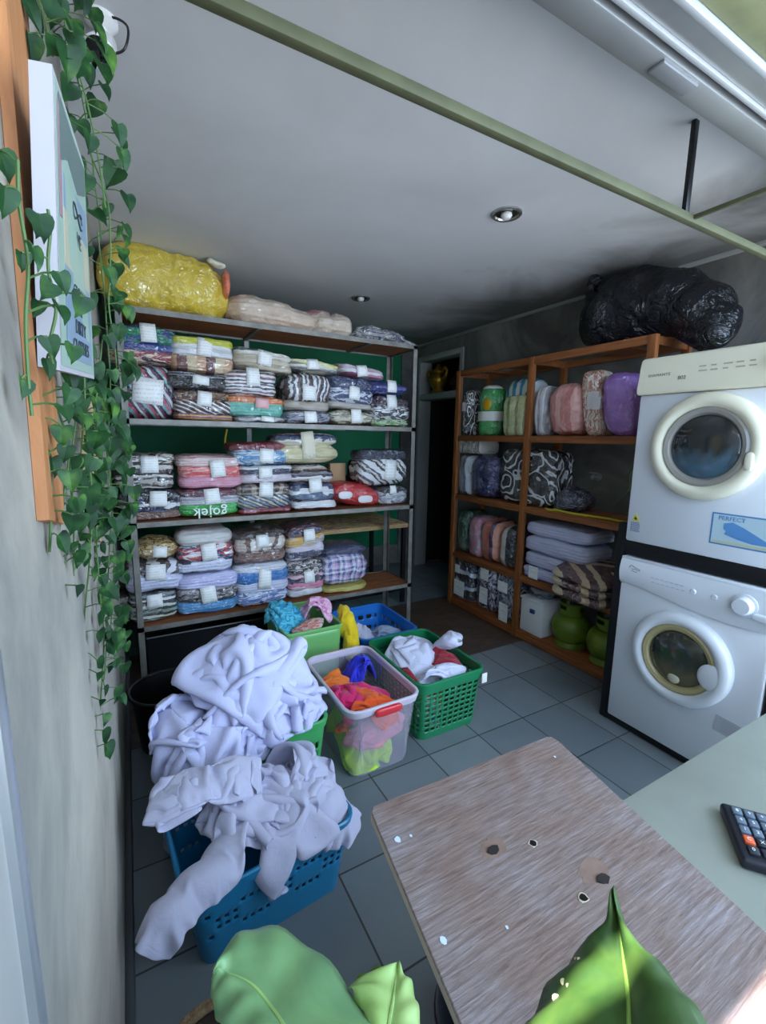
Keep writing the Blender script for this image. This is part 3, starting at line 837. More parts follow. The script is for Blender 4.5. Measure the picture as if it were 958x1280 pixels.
bundle('black and white bundle with a leaf green bottom fold by the end post', 2, 1.488, 1.775, 1.478, 1.690,
       [(0.2, F([(90, 150, 60), (200, 210, 180), (50, 100, 40)], 'blotch', 5)), (0.42, F([K_, W_, (70, 70, 76)], 'blotch', 3.5)), (0.4, F([(44, 20, 36), (70, 36, 56)], 'folds', 2))], (0.45, 0.82, 0.075, 0.09))
# middle tier
bundle('brown and cream zebra print bundle with a white slip beside the ivy', 3, -0.045, 0.22, 1.095, 1.295,
       [(0.4, F([(214, 206, 196), (44, 30, 28), (180, 168, 156), (30, 22, 22)], 'folds', 2.2, 1.4)), (0.35, F([(40, 28, 26), (200, 190, 180), (50, 36, 32)], 'folds', 2, 1.0)), (0.3, F([(226, 216, 200), (60, 44, 40), (216, 208, 190)], 'blotch', 4))], (0.56, 0.72, 0.085, 0.09))
bundle('black bundle with blue and red edges under the zebra print one', 3, -0.045, 0.248, 0.930, 1.095,
       [(0.25, F([(120, 80, 60), (90, 60, 46)], 'plain')), (0.35, F([(28, 30, 60), W_, (30, 28, 40), (60, 110, 190)], 'folds', 1.5, 1.2)), (0.42, F([K_, (34, 30, 40)], 'plain'))], (0.62, 0.72, 0.085, 0.085))
bundle('pink and coral bundle second from the ivy, upper one of its pair', 3, 0.255, 0.58, 1.095, 1.285,
       [(0.3, F([(226, 150, 170), (200, 130, 180)], 'plain')), (0.35, F([(220, 80, 80), (236, 160, 150), (200, 60, 60)], 'blotch', 3)), (0.4, F([(226, 190, 184), (240, 214, 206), (214, 150, 150)], 'blotch', 3))], (0.6, 0.62, 0.08, 0.1))
gb = bundle('bundle with a bright green bottom layer carrying upside down white lettering', 3, 0.252, 0.562, 0.930, 1.095,
       [(0.40, F([(40, 176, 66), (44, 184, 70)], 'plain')), (0.3, F([(190, 186, 190), (150, 150, 160), (206, 200, 200)], 'folds', 2)), (0.34, F([(110, 30, 50), (60, 30, 60), (150, 60, 60)], 'blotch', 3))], (0.52, 0.74, 0.085, 0.09))
text('gojek', 0.082, pbr('white_print', c3(240, 244, 240), 0.5), frame_M((0.40, 2.7245, 0.962), (-1, 0, 0), (0, 0, -1)), gb, extrude=0.003, spacing=1.05, label='white lettering gojek upside down')
bundle('bundle with a dark red top and blue print, topmost of its middle stack', 3, 0.545, 0.872, 1.225, 1.365,
       [(0.6, F([(90, 140, 180), (190, 206, 214), (60, 100, 150)], 'blotch', 3)), (0.5, F([(128, 30, 40), (140, 44, 52)], 'plain'))], (0.58, 0.42, 0.085, 0.085))
bundle('black and white striped bundle under the dark red topped one', 3, 0.585, 0.895, 1.115, 1.228,
       [(0.42, F([(230, 214, 220), (216, 200, 206)], 'plain')), (0.6, F([(40, 42, 70), W_, (60, 60, 80)], 'folds', 1.6))], (0.45, 0.6, 0.08, 0.07))
bundle('brown tartan bundle on the middle shelf under the black and white one', 3, 0.572, 0.885, 0.930, 1.115,
       [(0.15, F([(150, 50, 70), (170, 70, 90)], 'plain')), (0.4, F([(40, 50, 60), (120, 150, 170), (90, 70, 56), (190, 186, 170)], 'diag', 4, 0.8)), (0.5, F([(80, 56, 44), (190, 176, 156), (50, 36, 32)], 'plaid', 4))], (0.5, 0.8, 0.085, 0.09))
bundle('cream bundle tied with a pale cloth strap, highest on the middle tier', 3, 0.79, 1.215, 1.228, 1.43,
       [(0.5, F([(222, 208, 160), (230, 220, 186)], 'plain'), 0, 2.6), (0.5, F([(214, 204, 180), (70, 80, 110), (206, 200, 190)], 'folds', 1.4, 1.2), 0.01, 2.4)], (0.5, 0.6, 0.085, 0.17), slip_mat=fabric('pale_strap', c3(226, 216, 190)))
bundle('tall round bundle of black, white and red striped folds', 3, 0.90, 1.188, 0.930, 1.228,
       [(0.2, F([W_, (110, 40, 50), W_], 'folds', 1.4)), (0.35, F([(70, 90, 120), W_, (50, 60, 90)], 'folds', 1.6, 1.2)), (0.6, F([K_, (206, 170, 160), W_, (60, 50, 60), (120, 110, 120)], 'folds', 2.4, 0.8), 0.0, 2.2)], (0.5, 0.55, 0.085, 0.09))
rb = bundle('glossy red shopping bag lying on its side on the middle shelf', 3, 1.195, 1.545, 0.930, 1.095, [(1, F([(206, 24, 30), (190, 16, 24)], 'plain'), 0, 2.4)], None, tilt=-0.16, a=3)
for x, z, w in ((1.26, 1.02, 0.10), (1.41, 0.985, 0.11)):
    obj('white_print', superq(x, 2.738, z, w / 2, 0.006, 0.026, 3, 3, 4, 0.004, 12, 3), pbr('bag_print', c3(220, 214, 212), 0.4), rb, label='blurred white print')
bundle('black, navy and white bundle with diagonal folds at the end of the middle tier', 3, 1.39, 1.765, 1.065, 1.325,
       [(0.72, F([W_, K_, (210, 200, 190), (60, 60, 80), W_], 'diag', 3.2, 1.3), 0, 3.0), (0.3, F([(32, 36, 62), (40, 44, 76)], 'plain'))], (0.6, 0.45, 0.09, 0.14), dep=0.21)
bundle('grey plastic wrapped bundle on the middle shelf under the navy and white one', 3, 1.55, 1.768, 0.930, 1.065, [(0.65, F([(150, 150, 156), (200, 200, 204), (96, 96, 104)], 'blotch', 4)), (0.4, F([(30, 30, 36), (50, 48, 56)], 'plain'))], (0.4, 0.82, 0.05, 0.06))
# lower tier
bundle('rolled yellow leopard print bundle on top of the first lower stack', 4, 0.0, 0.228, 0.685, 0.815, [(1, F([(206, 172, 104), (110, 76, 40), (214, 184, 120), (216, 190, 130)], 'blotch', 7), 0, 2.0)], (0.56, 0.5, 0.07, 0.06), a=2.4)
bundle('white and dark brown bundle under the leopard print roll', 4, -0.035, 0.245, 0.515, 0.690,
       [(0.45, F([(206, 206, 232), (190, 192, 222)], 'plain')), (0.6, F([W_, (60, 48, 48), (224, 222, 236), (70, 60, 60)], 'vert', 1.6, 0.8))], (0.48, 0.68, 0.10, 0.09))
bundle('black, white and green striped bundle at the bottom of the first lower stack', 4, -0.03, 0.20, 0.340, 0.515,
       [(0.5, F([(200, 200, 180), (40, 46, 50), (130, 150, 130), (30, 32, 36)], 'folds', 2.4, 0.8)), (0.5, F([(70, 64, 64), W_, (40, 44, 50), (120, 130, 130)], 'folds', 2.0, 0.7))], (0.5, 0.72, 0.08, 0.075))
bundle('tall white bundle with red and navy sportswear showing in front', 4, 0.222, 0.515, 0.592, 0.862,
       [(0.3, F([(214, 214, 232), (40, 44, 76), (206, 208, 228)], 'folds', 1.4, 0.8)), (0.3, F([(230, 226, 228), (206, 60, 40), (40, 50, 100), W_], 'blotch', 2.5)), (0.5, F([(220, 216, 210), (206, 202, 198)], 'plain'), 0.0, 2.2)], (0.55, 0.5, 0.085, 0.10))
bundle('lavender, black and sky blue layered bundle under the tall white one', 4, 0.205, 0.535, 0.340, 0.592,
       [(0.28, F([(70, 150, 206), (90, 170, 216)], 'plain')), (0.34, F([(50, 42, 46), (150, 140, 140), (36, 30, 36)], 'blotch', 5)), (0.42, F([(200, 196, 236), (186, 184, 226), (206, 204, 238)], 'folds', 2))], (0.5, 0.5, 0.085, 0.10))
bundle('brown bundle with creamy stripes, topmost of the third lower stack', 4, 0.545, 0.848, 0.612, 0.835,
       [(0.35, F([(130, 90, 74), (96, 64, 54)], 'folds', 2)), (0.42, F([(206, 190, 176), (110, 80, 66), (226, 216, 206)], 'vert', 4, 1.2)), (0.4, F([(60, 44, 40), (90, 66, 56)], 'plain'), 0, 2.2)], (0.5, 0.66, 0.075, 0.08))
bundle('white bundle with bright blue blocks under the brown striped one', 4, 0.54, 0.86, 0.340, 0.612,
       [(0.3, F([(100, 130, 190), (220, 224, 240), (60, 80, 140)], 'blotch', 3.5)), (0.25, F([(216, 218, 240), (206, 208, 232)], 'plain')), (0.28, F([(24, 116, 190), (30, 124, 200)], 'plain')), (0.25, F([(226, 226, 236), (206, 210, 224)], 'plain'))], (0.52, 0.66, 0.08, 0.13))
bundle('small tilted bundle with mustard and grey folds, above the pink one', 4, 0.865, 1.11, 0.600, 0.835,
       [(0.4, F([(206, 196, 206), (60, 60, 84)], 'folds', 1.4)), (0.3, F([(206, 160, 70), (190, 186, 190)], 'blotch', 2)), (0.42, F([(54, 60, 84), (130, 60, 60), (90, 96, 110)], 'blotch', 3), 0.01, 2.4)], (0.55, 0.72, 0.075, 0.08), tilt=0.10)
bundle('pink, black and white small bundle on the lower shelf', 4, 0.868, 1.10, 0.355, 0.600,
       [(0.15, F([W_, (206, 206, 216)], 'plain')), (0.4, F([(220, 120, 150), (40, 36, 60), (226, 180, 190)], 'folds', 1.6, 1.0)), (0.5, F([(40, 34, 38), (206, 196, 190), (60, 50, 54)], 'blotch', 4))], (0.56, 0.55, 0.07, 0.08))
bundle('dome shaped blue and lilac checked bundle, last on the lower shelf', 4, 1.115, 1.445, 0.340, 0.668,
       [(0.1, F([(206, 190, 90), (196, 180, 110)], 'plain')), (0.7, F([(90, 100, 170), (216, 206, 226), (190, 150, 190), (60, 70, 130), W_], 'plaid', 4, 0.9), 0.0, 2.6), (0.26, F([(60, 66, 100), (120, 124, 160)], 'plain'), 0.01, 2.0)], None)
bundle('dark striped bundle pushed outside the first post by the wall', 4, -0.084, -0.045, 0.340, 0.50, [(0.5, F([K_, W_, (60, 64, 60)], 'folds', 2)), (0.5, F([(50, 40, 40), (120, 110, 100)], 'folds', 2))], None, y0=2.80, dep=0.2)

# soft packs on top of the rack
def pack(name, label, cat, bm, mat, extra=None, grp=None):
    c = sum((v.co for v in bm.verts), Vector()) / len(bm.verts)
    z = min(v.co.z for v in bm.verts)
    t_ = thing(name, label, cat, (c.x, c.y, z), grp)
    obj('wrapped_bedding', bm, mat, t_, angle=80)
    return t_
T1 = 2.035
bm = star((0.25, 2.90, 2.2), [((0.12, 2.89, 2.21), (0.20, 0.16, 0.185)), ((0.30, 2.90, 2.20), (0.22, 0.17, 0.175)), ((0.42, 2.90, 2.18), (0.15, 0.15, 0.155))], 5)
crumple(bm, 3, 5, 0.022, (1.4, 1, 0.6), floor=T1)
y_ = pack('bedding_bag', 'big yellow quilt in clear plastic at the ivy end on top of the rack', 'bedding bag', bm, F([(226, 196, 40), (232, 206, 60)], 'plain'), grp=GROUPS[1])
bm = superq(0.545, 2.80, 2.235, 0.022, 0.05, 0.075, 2.2, 2.2, 6, 0.006, 9, 4); obj('orange_tag', bm, F([(236, 110, 60), (240, 130, 80)], 'plain'), y_, label='orange cloth showing through')
bm = superq(0.50, 2.83, 2.345, 0.05, 0.03, 0.018, 2.2, 2.2, 7, 0.014, 16, 8); obj('twisted_plastic', bm, pbr('clear_film', c3(214, 208, 190), 0.15, coat=0.5), y_)
bm = star((0.80, 2.90, 2.12), [((0.68, 2.88, 2.125), (0.14, 0.13, 0.095)), ((0.82, 2.89, 2.12), (0.18, 0.14, 0.095)), ((0.97, 2.90, 2.105), (0.13, 0.13, 0.075))], 5)
crumple(bm, 5, 6, 0.012, (1.4, 1, 0.6), floor=T1)
pack('bolster_pack', 'long cream bolster in clear plastic on top of the rack beside the yellow quilt', 'bedding bag', bm, F([(224, 200, 176), (216, 190, 166)], 'plain'), grp=GROUPS[1])
bm = star((1.21, 2.90, 2.11), [((1.14, 2.88, 2.105), (0.10, 0.13, 0.075)), ((1.26, 2.89, 2.11), (0.10, 0.13, 0.08))], 5)
crumple(bm, 6, 7, 0.016, (1.6, 1, 0.4), floor=T1)
p_ = pack('bedding_bag', 'small cream and maroon folded bedding between the bolster and the clear bag', 'bedding bag', bm, F([(226, 206, 184), (214, 190, 166)], 'plain'), grp=GROUPS[1])
obj('maroon_fold', superq(1.12, 2.90, 2.165, 0.095, 0.09, 0.035, 2.6, 2.4, 7, 0.008, 8, 5), F([(150, 84, 84), (160, 100, 96)], 'plain'), p_, label='maroon folded cloth')
bm = star((1.57, 2.90, 2.09), [((1.50, 2.88, 2.085), (0.14, 0.13, 0.065)), ((1.64, 2.89, 2.08), (0.14, 0.12, 0.06)), ((1.79, 2.88, 2.065), (0.075, 0.05, 0.03))], 5)
crumple(bm, 8, 8, 0.018, (1.2, 1, 1), floor=T1)
pack('clear_bag', 'crinkled clear plastic bag of dark blue cloth at the far end on the rack top', 'bedding bag', bm, F([(150, 150, 150), (60, 66, 92), (190, 190, 186), (110, 112, 120)], 'blotch', 4), grp=GROUPS[1])

t_ = thing('black_filler', 'added black crate pushed in under the lowest shelf of the metal rack', 'filler', (0.45, 2.9, 0))  # made-up black box, added to darken the space below the rack
bm = bmesh.new()
box(bm, 0.03, 0.95, 2.76, 2.772, 0.0, 0.25, 0.003); box(bm, 0.03, 0.95, 3.05, 3.062, 0.0, 0.25, 0.003); box(bm, 0.03, 0.042, 2.77, 3.05, 0.0, 0.25, 0.003); box(bm, 0.938, 0.95, 2.77, 3.05, 0.0, 0.25, 0.003); box(bm, 0.04, 0.94, 2.77, 3.05, 0.0, 0.012)
obj('walls', bm, M_BLACK, t_, False)
obj('rim', tube(bmesh.new(), [(0.03, 2.76, 0.252), (0.95, 2.76, 0.252), (0.95, 3.06, 0.252), (0.03, 3.06, 0.252), (0.03, 2.76, 0.252)], 0.009, 8), M_BLACK, t_)
t_ = thing('black_tub', 'round black tub on the floor between the big sheet heap and the cement wall', 'tub', (0.095, 2.14, 0))
bm = bmesh.new(); lathe(bm, [(0, 0.004), (0.115, 0.004), (0.140, 0.23), (0.152, 0.265), (0.156, 0.26), (0.146, 0.23), (0.121, 0.0), (0, 0.0)], 48, tr0(0.095, 2.14)); obj('bowl', bm, M_BLACK, t_)
obj('rim', tube(bmesh.new(), [Vector((0.095 + 0.156 * math.cos(2 * PI * i / 48), 2.14 + 0.156 * math.sin(2 * PI * i / 48), 0.265)) for i in range(49)], 0.008, 8), M_BLACK, t_)

# table and box behind the rack
tb = thing('side_table', 'black legged table with a flowered yellow cloth top behind the rack', 'table', (1.45, 3.45, 0))
obj('tabletop', bx(0.95, 2.04, 3.16, 3.80, 0.66, 0.70, 0.012), cloth([(206, 176, 110), (220, 196, 140), (190, 120, 110), (214, 186, 126)], 'blotch', 7, film=False), tb)
for x, y in ((0.98, 3.19), (2.01, 3.19), (0.98, 3.77), (2.01, 3.77)):
    obj('leg', bx(x - 0.016, x + 0.016, y - 0.016, y + 0.016, 0, 0.665), M_BLACKMET, tb, False)
bm = bmesh.new()
box(bm, 0.98, 2.01, 3.18, 3.20, 0.10, 0.125); box(bm, 2.0, 2.02, 3.2, 3.76, 0.1, 0.125)
obj('stretcher', bm, M_BLACKMET, tb, False)
bm = bmesh.new(); box(bm, 1.25, 1.37, 2.98, 3.07, 0.93, 1.22, 0.004)
cb = prop(obj('cardboard_box', bm, pbr('cardboard', c3(176, 140, 104), 0.9, var=0.1)), 'beige cardboard box behind the red bag on the middle tier', 'box')
obj('flap_seam', bx(1.255, 1.365, 2.9775, 2.980, 1.07, 1.085), pbr('brown_tape', c3(150, 112, 76), 0.4), cb, False)
bm = star((1.43, 3.025, 1.08), [((1.43, 3.025, 1.04), (0.045, 0.04, 0.115)), ((1.44, 3.025, 1.18), (0.04, 0.036, 0.06))], 4); crumple(bm, 4, 12, 0.015)
prop(obj('black_pouch', bm, fabric('black_cloth', c3(22, 21, 24))), 'soft black cloth pouch standing beside the beige box', 'pouch')
bm = tube(bmesh.new(), spline([(0.565, 3.03, 1.44), (0.55, 3.03, 1.36), (0.565, 3.03, 1.28), (0.60, 3.03, 1.24)]), 0.006, 6)
prop(obj('yellow_rope', bm, pbr('yellow_cord', c3(190, 160, 40), 0.6)), 'loop of yellow cord hanging under the upper shelf', 'cord')
# ---------------------------------------------------------------- wooden shelf unit on the right-hand wall
UX0, UX1 = 2.36, 2.70
un = thing('wooden_shelf_unit', 'long open orange brown wooden shelf unit along the cement wall', 'shelf unit', (2.53, 2.2, 0))
for y in (2.985, 2.225, 1.43):
    obj('post', bx(UX0, UX0 + 0.03, y - 0.022, y + 0.022, 0, 1.945, 0.002), M_WOODV, un)
    obj('post', bx(UX1 - 0.03, UX1, y - 0.022, y + 0.022, 0, 1.945, 0.002), M_WOODV, un)
def shelf_rails(z, board, depth=0.035):
    bm = bmesh.new()
    box(bm, UX0 + 0.004, UX0 + 0.026, 1.43, 2.985, z - depth, z, 0.002)
    box(bm, UX1 - 0.026, UX1 - 0.004, 1.43, 2.985, z - depth, z, 0.002)
    for y in (1.42, 2.21, 2.975): box(bm, UX0 + 0.026, UX1 - 0.026, y, y + 0.02, z - depth, z - 0.004)
    s = obj('shelf', bm, M_WOODY, un)
    if board: obj('shelf_board', bx(UX0 + 0.012, UX1 - 0.006, 1.41, 3.004, z, z + 0.009, 0.002), M_WOODY, s)
shelf_rails(1.945, False, 0.045)
for a, b in ((1.60, 1.78), (2.30, 2.52), (2.72, 2.78)): obj('top_slat', bx(UX0 + 0.03, UX1 - 0.03, a, b, 1.915, 1.927), M_WOODY, un)
shelf_rails(1.425, True); shelf_rails(0.945, True); shelf_rails(0.455, True); shelf_rails(0.055, True, 0.05)
Z1, Z2, Z3, Z4 = 1.4345, 0.9545, 0.4645, 0.0645

def soft(name, label, cat, x0, x1, y0, y1, z0, z1, mat, a=4.0, b=4.0, lean=0.0, seed=1, amp=0.008, cr=0.007, axis=(1, 1, 0.5), slip=None, grp='packed bedding on the wooden shelves', part='wrapped_bedding', ly=0.0):
    t_ = thing(name, label, cat, ((x0 + x1) / 2, (y0 + y1) / 2, z0), grp)
    bm = superq((x0 + x1) / 2, (y0 + y1) / 2, (z0 + z1) / 2, (x1 - x0) / 2, (y1 - y0) / 2, (z1 - z0) / 2, a, b, 11, amp, 6, seed, floor=z0)
    crumple(bm, seed, 7, cr, axis, floor=z0)
    for v in bm.verts:
        v.co.y += lean * (v.co.z - z0)
        v.co.x += ly * (v.co.z - z0)
    fx = min(v.co.x for v in bm.verts)
    obj(part, bm, mat, t_, angle=80)
    if slip:
        yy, zz, sw, sh = slip
        obj('paper_slip', bx(fx - 0.003, fx - 0.0015, yy - sw / 2, yy + sw / 2, zz - sh / 2, zz + sh / 2), pbr('plain_slip', c3(222, 214, 214), 0.6), t_)
    return t_
soft('blanket_roll', 'upright roll with black and white scroll print at the door end of the top shelf', 'bedding', 2.375, 2.56, 2.84, 2.965, Z1, 1.79, F([K_, (226, 222, 220)], 'rings', 3.2), 2.2, 6, seed=1, slip=(2.91, 1.66, 0.04, 0.07))
g_ = soft('blanket_roll', 'upright bright green roll with a white band', 'bedding', 2.38, 2.58, 2.60, 2.80, Z1, 1.79, F([(34, 160, 64), (40, 170, 70)], 'plain'), 2.0, 7, seed=2, amp=0.004, cr=0.005)
g_['label'] = 'upright bright green roll with a white band, second on the top shelf'
bm = bmesh.new(); lathe(bm, [(0.1035, 1.545), (0.1045, 1.56), (0.1045, 1.60), (0.1035, 1.615)], 36, Matrix.Translation((2.48, 2.70, 0)))
obj('white_band', bm, pbr('white_band', c3(226, 224, 214), 0.3), g_)
obj('yellow_patch', superq(2.385, 2.655, 1.665, 0.012, 0.045, 0.045, 2, 2, 5, 0.002, 9, 2), pbr('yellow_patch', c3(226, 180, 40), 0.3), g_)
obj('white_cap', superq(2.48, 2.70, 1.79, 0.075, 0.075, 0.026, 2, 2, 6, 0.006, 12, 3), pbr('white_cap', c3(222, 222, 216), 0.4), g_)
soft('bedding_pack', 'tall white and teal bedding in clear plastic standing behind the olive pack', 'bedding', 2.46, 2.66, 2.28, 2.585, Z1, 1.84, F([(30, 150, 184), (226, 232, 232), (24, 120, 150), (200, 220, 210)], 'depth', 2.3, 0.5), 4, 4, seed=3)
soft('bedding_pack', 'olive yellow folded bedding pack in front of the teal one on the top shelf', 'bedding', 2.37, 2.455, 2.255, 2.48, Z1, 1.715, F([(196, 200, 136), (150, 150, 100), (206, 208, 150)], 'depth', 3.0, 0.6), 5, 5, seed=4)
soft('bedding_pack', 'slim white folded sheet standing just past the middle post on the top shelf', 'bedding', 2.38, 2.62, 2.095, 2.195, Z1, 1.755, F([(222, 220, 224), (150, 146, 150), (226, 226, 228)], 'depth', 2.4, 0.3), 5, 5, seed=5)
soft('bedding_pack', 'folded pink towels in clear plastic on the top shelf', 'bedding', 2.38, 2.62, 1.85, 2.085, Z1, 1.755, F([(226, 150, 140), (236, 172, 160), (206, 124, 116)], 'depth', 2.2, 0.4), 4, 3.4, seed=6, cr=0.016)
soft('bedding_pack', 'tall leaning flower patterned cream pack between the pink towels and the purple cushion', 'bedding', 2.39, 2.60, 1.70, 1.82, Z1, 1.82, F([(206, 150, 120), (226, 214, 196), (190, 120, 96), (222, 206, 184)], 'blotch', 4), 4, 5, 0.13, seed=7, slip=(1.76, 1.64, 0.07, 0.10))
soft('cushion', 'fat purple cushion in clear plastic at the dryer end of the top shelf', 'cushion', 2.37, 2.62, 1.485, 1.70, Z1, 1.79, F([(176, 122, 214), (186, 132, 222)], 'plain'), 2.8, 3.0, 0.10, seed=8, cr=0.02, slip=(1.72, 1.62, 0.05, 0.07), grp=None)
for i in range(5):
    y = 2.715 + i * 0.052
    prop(obj('folded_mat', superq(2.49, y + 0.025, Z2 + 0.395, 0.11, 0.024, 0.062, 5, 5, 5, 0.003, 9, i), F([(206, 196, 180), (120, 110, 100), (214, 206, 196)], 'depth', 1.5, 0.3)),
         ['striped folded mat at the door end of the row over the rolls', 'second striped folded mat from the door in the row over the rolls', 'middle striped folded mat of the row over the rolls', 'fourth striped folded mat from the door in the row over the rolls', 'last striped folded mat of the row, over the navy roll'][i], 'folded mat', 'striped folded mats over the rolls')
soft('bedding_pack', 'silver grey plastic wrapped pack at the door end of the second shelf', 'bedding', 2.375, 2.62, 2.83, 2.965, Z2, 1.285, F([(140, 146, 156), (190, 194, 200), (90, 96, 110)], 'depth', 1.6, 0.5), 3, 5, seed=11)
soft('bedding_pack', 'shiny navy blue roll beside the silver pack on the second shelf', 'bedding', 2.375, 2.62, 2.545, 2.82, Z2, 1.285, F([(32, 34, 92), (40, 44, 110)], 'plain'), 3, 4, seed=12, amp=0.006, cr=0.007, slip=(2.80, 1.17, 0.03, 0.06))
soft('bedding_pack', 'big black blanket pack with white scroll pattern behind the middle post', 'bedding', 2.40, 2.64, 2.02, 2.52, Z2, 1.345, F([(22, 22, 26), (222, 220, 216)], 'rings', 2.6, 0.6), 6, 6, seed=13, amp=0.006, cr=0.006)
soft('plastic_bag', 'small dark navy plastic bag slumped beside the scroll patterned pack', 'bag', 2.39, 2.60, 1.80, 2.01, Z2, 1.105, F([(24, 28, 58), (18, 20, 40)], 'plain'), 2.6, 2.4, seed=14, amp=0.02, cr=0.03, grp=None, part='bag_body')
bm = tube(bmesh.new(), spline([(2.40, 2.05, Z2 + 0.006), (2.375, 2.0, Z2 + 0.006), (2.40, 1.93, Z2 + 0.009), (2.385, 1.97, Z2 + 0.012), (2.39, 1.82, Z2 + 0.006), (2.42, 1.65, Z2 + 0.006), (2.41, 1.48, Z2 + 0.006)]), 0.007, 6)
prop(obj('yellow_strap', bm, pbr('yellow_strap', c3(196, 186, 50), 0.6)), 'yellow strap lying along the second wooden shelf', 'strap')
soft('bedding_pack', 'dark green rolled blanket with a white tag at the door end of the third shelf', 'bedding', 2.372, 2.66, 2.815, 2.965, Z3, 0.83, F([(16, 70, 44), (20, 84, 52)], 'plain'), 3.4, 3.4, seed=15, amp=0.006, cr=0.007)
soft('bedding_pack', 'grey and pink flower print pack beside the dark green roll', 'bedding', 2.375, 2.64, 2.66, 2.81, Z3, 0.795, F([(176, 160, 170), (200, 120, 140), (150, 140, 150)], 'blotch', 4), 4, 4.4, seed=16)
soft('bedding_pack', 'purple and copper satin pack between the pink print and the black one', 'bedding', 2.375, 2.64, 2.465, 2.65, Z3, 0.795, F([(206, 120, 96), (226, 150, 120), (70, 34, 84), (190, 104, 84)], 'depth', 1.4, 0.3), 3.4, 4, seed=17, cr=0.018)
soft('bedding_pack', 'black pack with a cream edge standing by the middle post on the third shelf', 'bedding', 2.375, 2.66, 2.26, 2.455, Z3, 0.785, F([(28, 30, 36), (36, 38, 44), (222, 216, 204)], 'depth', 1.0, 0.2), 3.6, 3.6, seed=18, cr=0.008)
tag_ = None
for i, (z0, z1, dx, lab) in enumerate(((0.465, 0.545, 0.0, 'lowest white and lilac bed linen pack of the stack on the third shelf'), (0.545, 0.65, 0.01, 'second white bed linen pack from the shelf in the stack'),
                                       (0.65, 0.765, -0.005, 'third white bed linen pack from the shelf, under the top one'), (0.765, 0.86, 0.01, 'topmost flat white bed linen pack of the stack on the third shelf'))):
    mt = F([(206, 208, 236), (214, 216, 240)], 'plain') if i else F([(110, 84, 170), (196, 196, 232), (206, 206, 238)], 'folds', 1.0, 0.2)
    t_ = thing('linen_pack', lab, 'bed linen', (2.53, 1.95, z0), 'stacked white linen packs')
    ya = 1.875 if i < 2 else 1.70
    bm = superq(2.515 + dx, (ya + 2.195) / 2, (z0 + z1) / 2, 0.145, (2.195 - ya) / 2, (z1 - z0) / 2 + 0.002, 9, 4.5, 11, 0.006, 6, 30 + i, floor=Z3 if i == 0 else None)
    crumple(bm, 30 + i, 6, 0.007, (1, 0.6, 2))
    obj('folded_linen', bm, mt, t_, angle=80)
    if i == 0: obj('paper_slip', bx(2.358, 2.3595, 2.04, 2.12, 0.475, 0.56), M_SLIP, t_)
br = thing('blanket_pack', 'brown and cream patterned blanket in clear plastic jutting from the third shelf', 'blanket', (2.45, 1.67, Z3), None)
Mt = Matrix.Translation((2.44, 1.672, 0.575)) @ Matrix.Rotation(math.radians(-9), 4, 'Y') @ Matrix.Rotation(math.radians(3), 4, 'X')
for i, (z, hh) in enumerate(((-0.062, 0.036), (-0.002, 0.034), (0.050, 0.030))):
    bm = superq(0, 0, 0, 0.20, 0.19, hh, 7, 3.0, 11, 0.006, 7, 40 + i)
    crumple(bm, 40 + i, 7, 0.008, (1, 1, 2))
    obj('folded_blanket', bm, F([(84, 46, 40), (206, 176, 134), (92, 50, 42), (84, 46, 40), (214, 196, 160)], 'chev', 1.15, 0.25), br, M=Mt @ Matrix.Translation((0, 0, z)), angle=80)
# bottom tier
def clothes_bag(label, y0, y1, z0, z1, cols, mode, seed, slips, x0=2.375, x1=2.66):
    t_ = soft('clothes_bag', label, 'laundry bag', x0, x1, y0, y1, z0, z1, F(cols, mode, 3.2), 5, 5, seed=seed, amp=0.012, cr=0.014, grp='bags of folded clothes on the bottom wooden shelf', part='bag_of_clothes')
    for sy, sz, sw, sh in slips:
        obj('paper_slip', bx(x0 - 0.012, x0 - 0.0105, sy - sw / 2, sy + sw / 2, sz - sh / 2, sz + sh / 2), M_SLIP, t_)
clothes_bag('bag of dark clothes with white slips at the door end of the bottom shelf', 2.70, 2.965, Z4, 0.44, [(30, 34, 50), (206, 210, 220), (46, 56, 84), (26, 28, 36)], 'folds', 51, [(2.86, 0.17, 0.13, 0.13), (2.89, 0.33, 0.06, 0.07)])
clothes_bag('bag of navy and grey clothes, middle one on the bottom wooden shelf', 2.46, 2.69, Z4, 0.445, [(40, 40, 66), (190, 186, 200), (60, 50, 60), (120, 126, 150)], 'blotch', 52, [(2.56, 0.37, 0.09, 0.09), (2.56, 0.20, 0.09, 0.13)])
clothes_bag('bag of pale and dark clothes next to the middle post on the bottom shelf', 2.26, 2.45, Z4, 0.43, [(196, 200, 216), (50, 56, 70), (150, 156, 176), (30, 32, 42)], 'blotch', 53, [(2.34, 0.14, 0.09, 0.14), (2.36, 0.33, 0.10, 0.08)])
tt = thing('storage_box', 'white plastic box with dark cloth on top behind the middle post', 'box', (2.52, 2.08, Z4))
obj('tub', bx(2.385, 2.66, 1.995, 2.195, Z4, 0.31, 0.012), M_WHITEPL, tt)
obj('rim', bx(2.378, 2.667, 1.988, 2.20, 0.30, 0.318, 0.006), M_WHITEPL, tt)
obj('clip', bx(2.372, 2.386, 2.06, 2.10, 0.22, 0.25, 0.004), pbr('blue_clip', c3(50, 70, 120), 0.4), tt)
bm = superq(2.52, 2.08, 0.36, 0.12, 0.10, 0.045, 3, 2.4, 9, 0.01, 8, 60); crumple(bm, 60, 8, 0.02, floor=0.319)
prop(obj('folded_clothes_stack', bm, F([(40, 44, 60), (150, 156, 170), (60, 64, 84)], 'folds', 2)), 'dark and grey folded clothes lying on the white box', 'clothes')
M_GAS = pbr('green_gas_paint', c3(104, 128, 34), 0.42, 0.1, var=0.25, vscale=9)
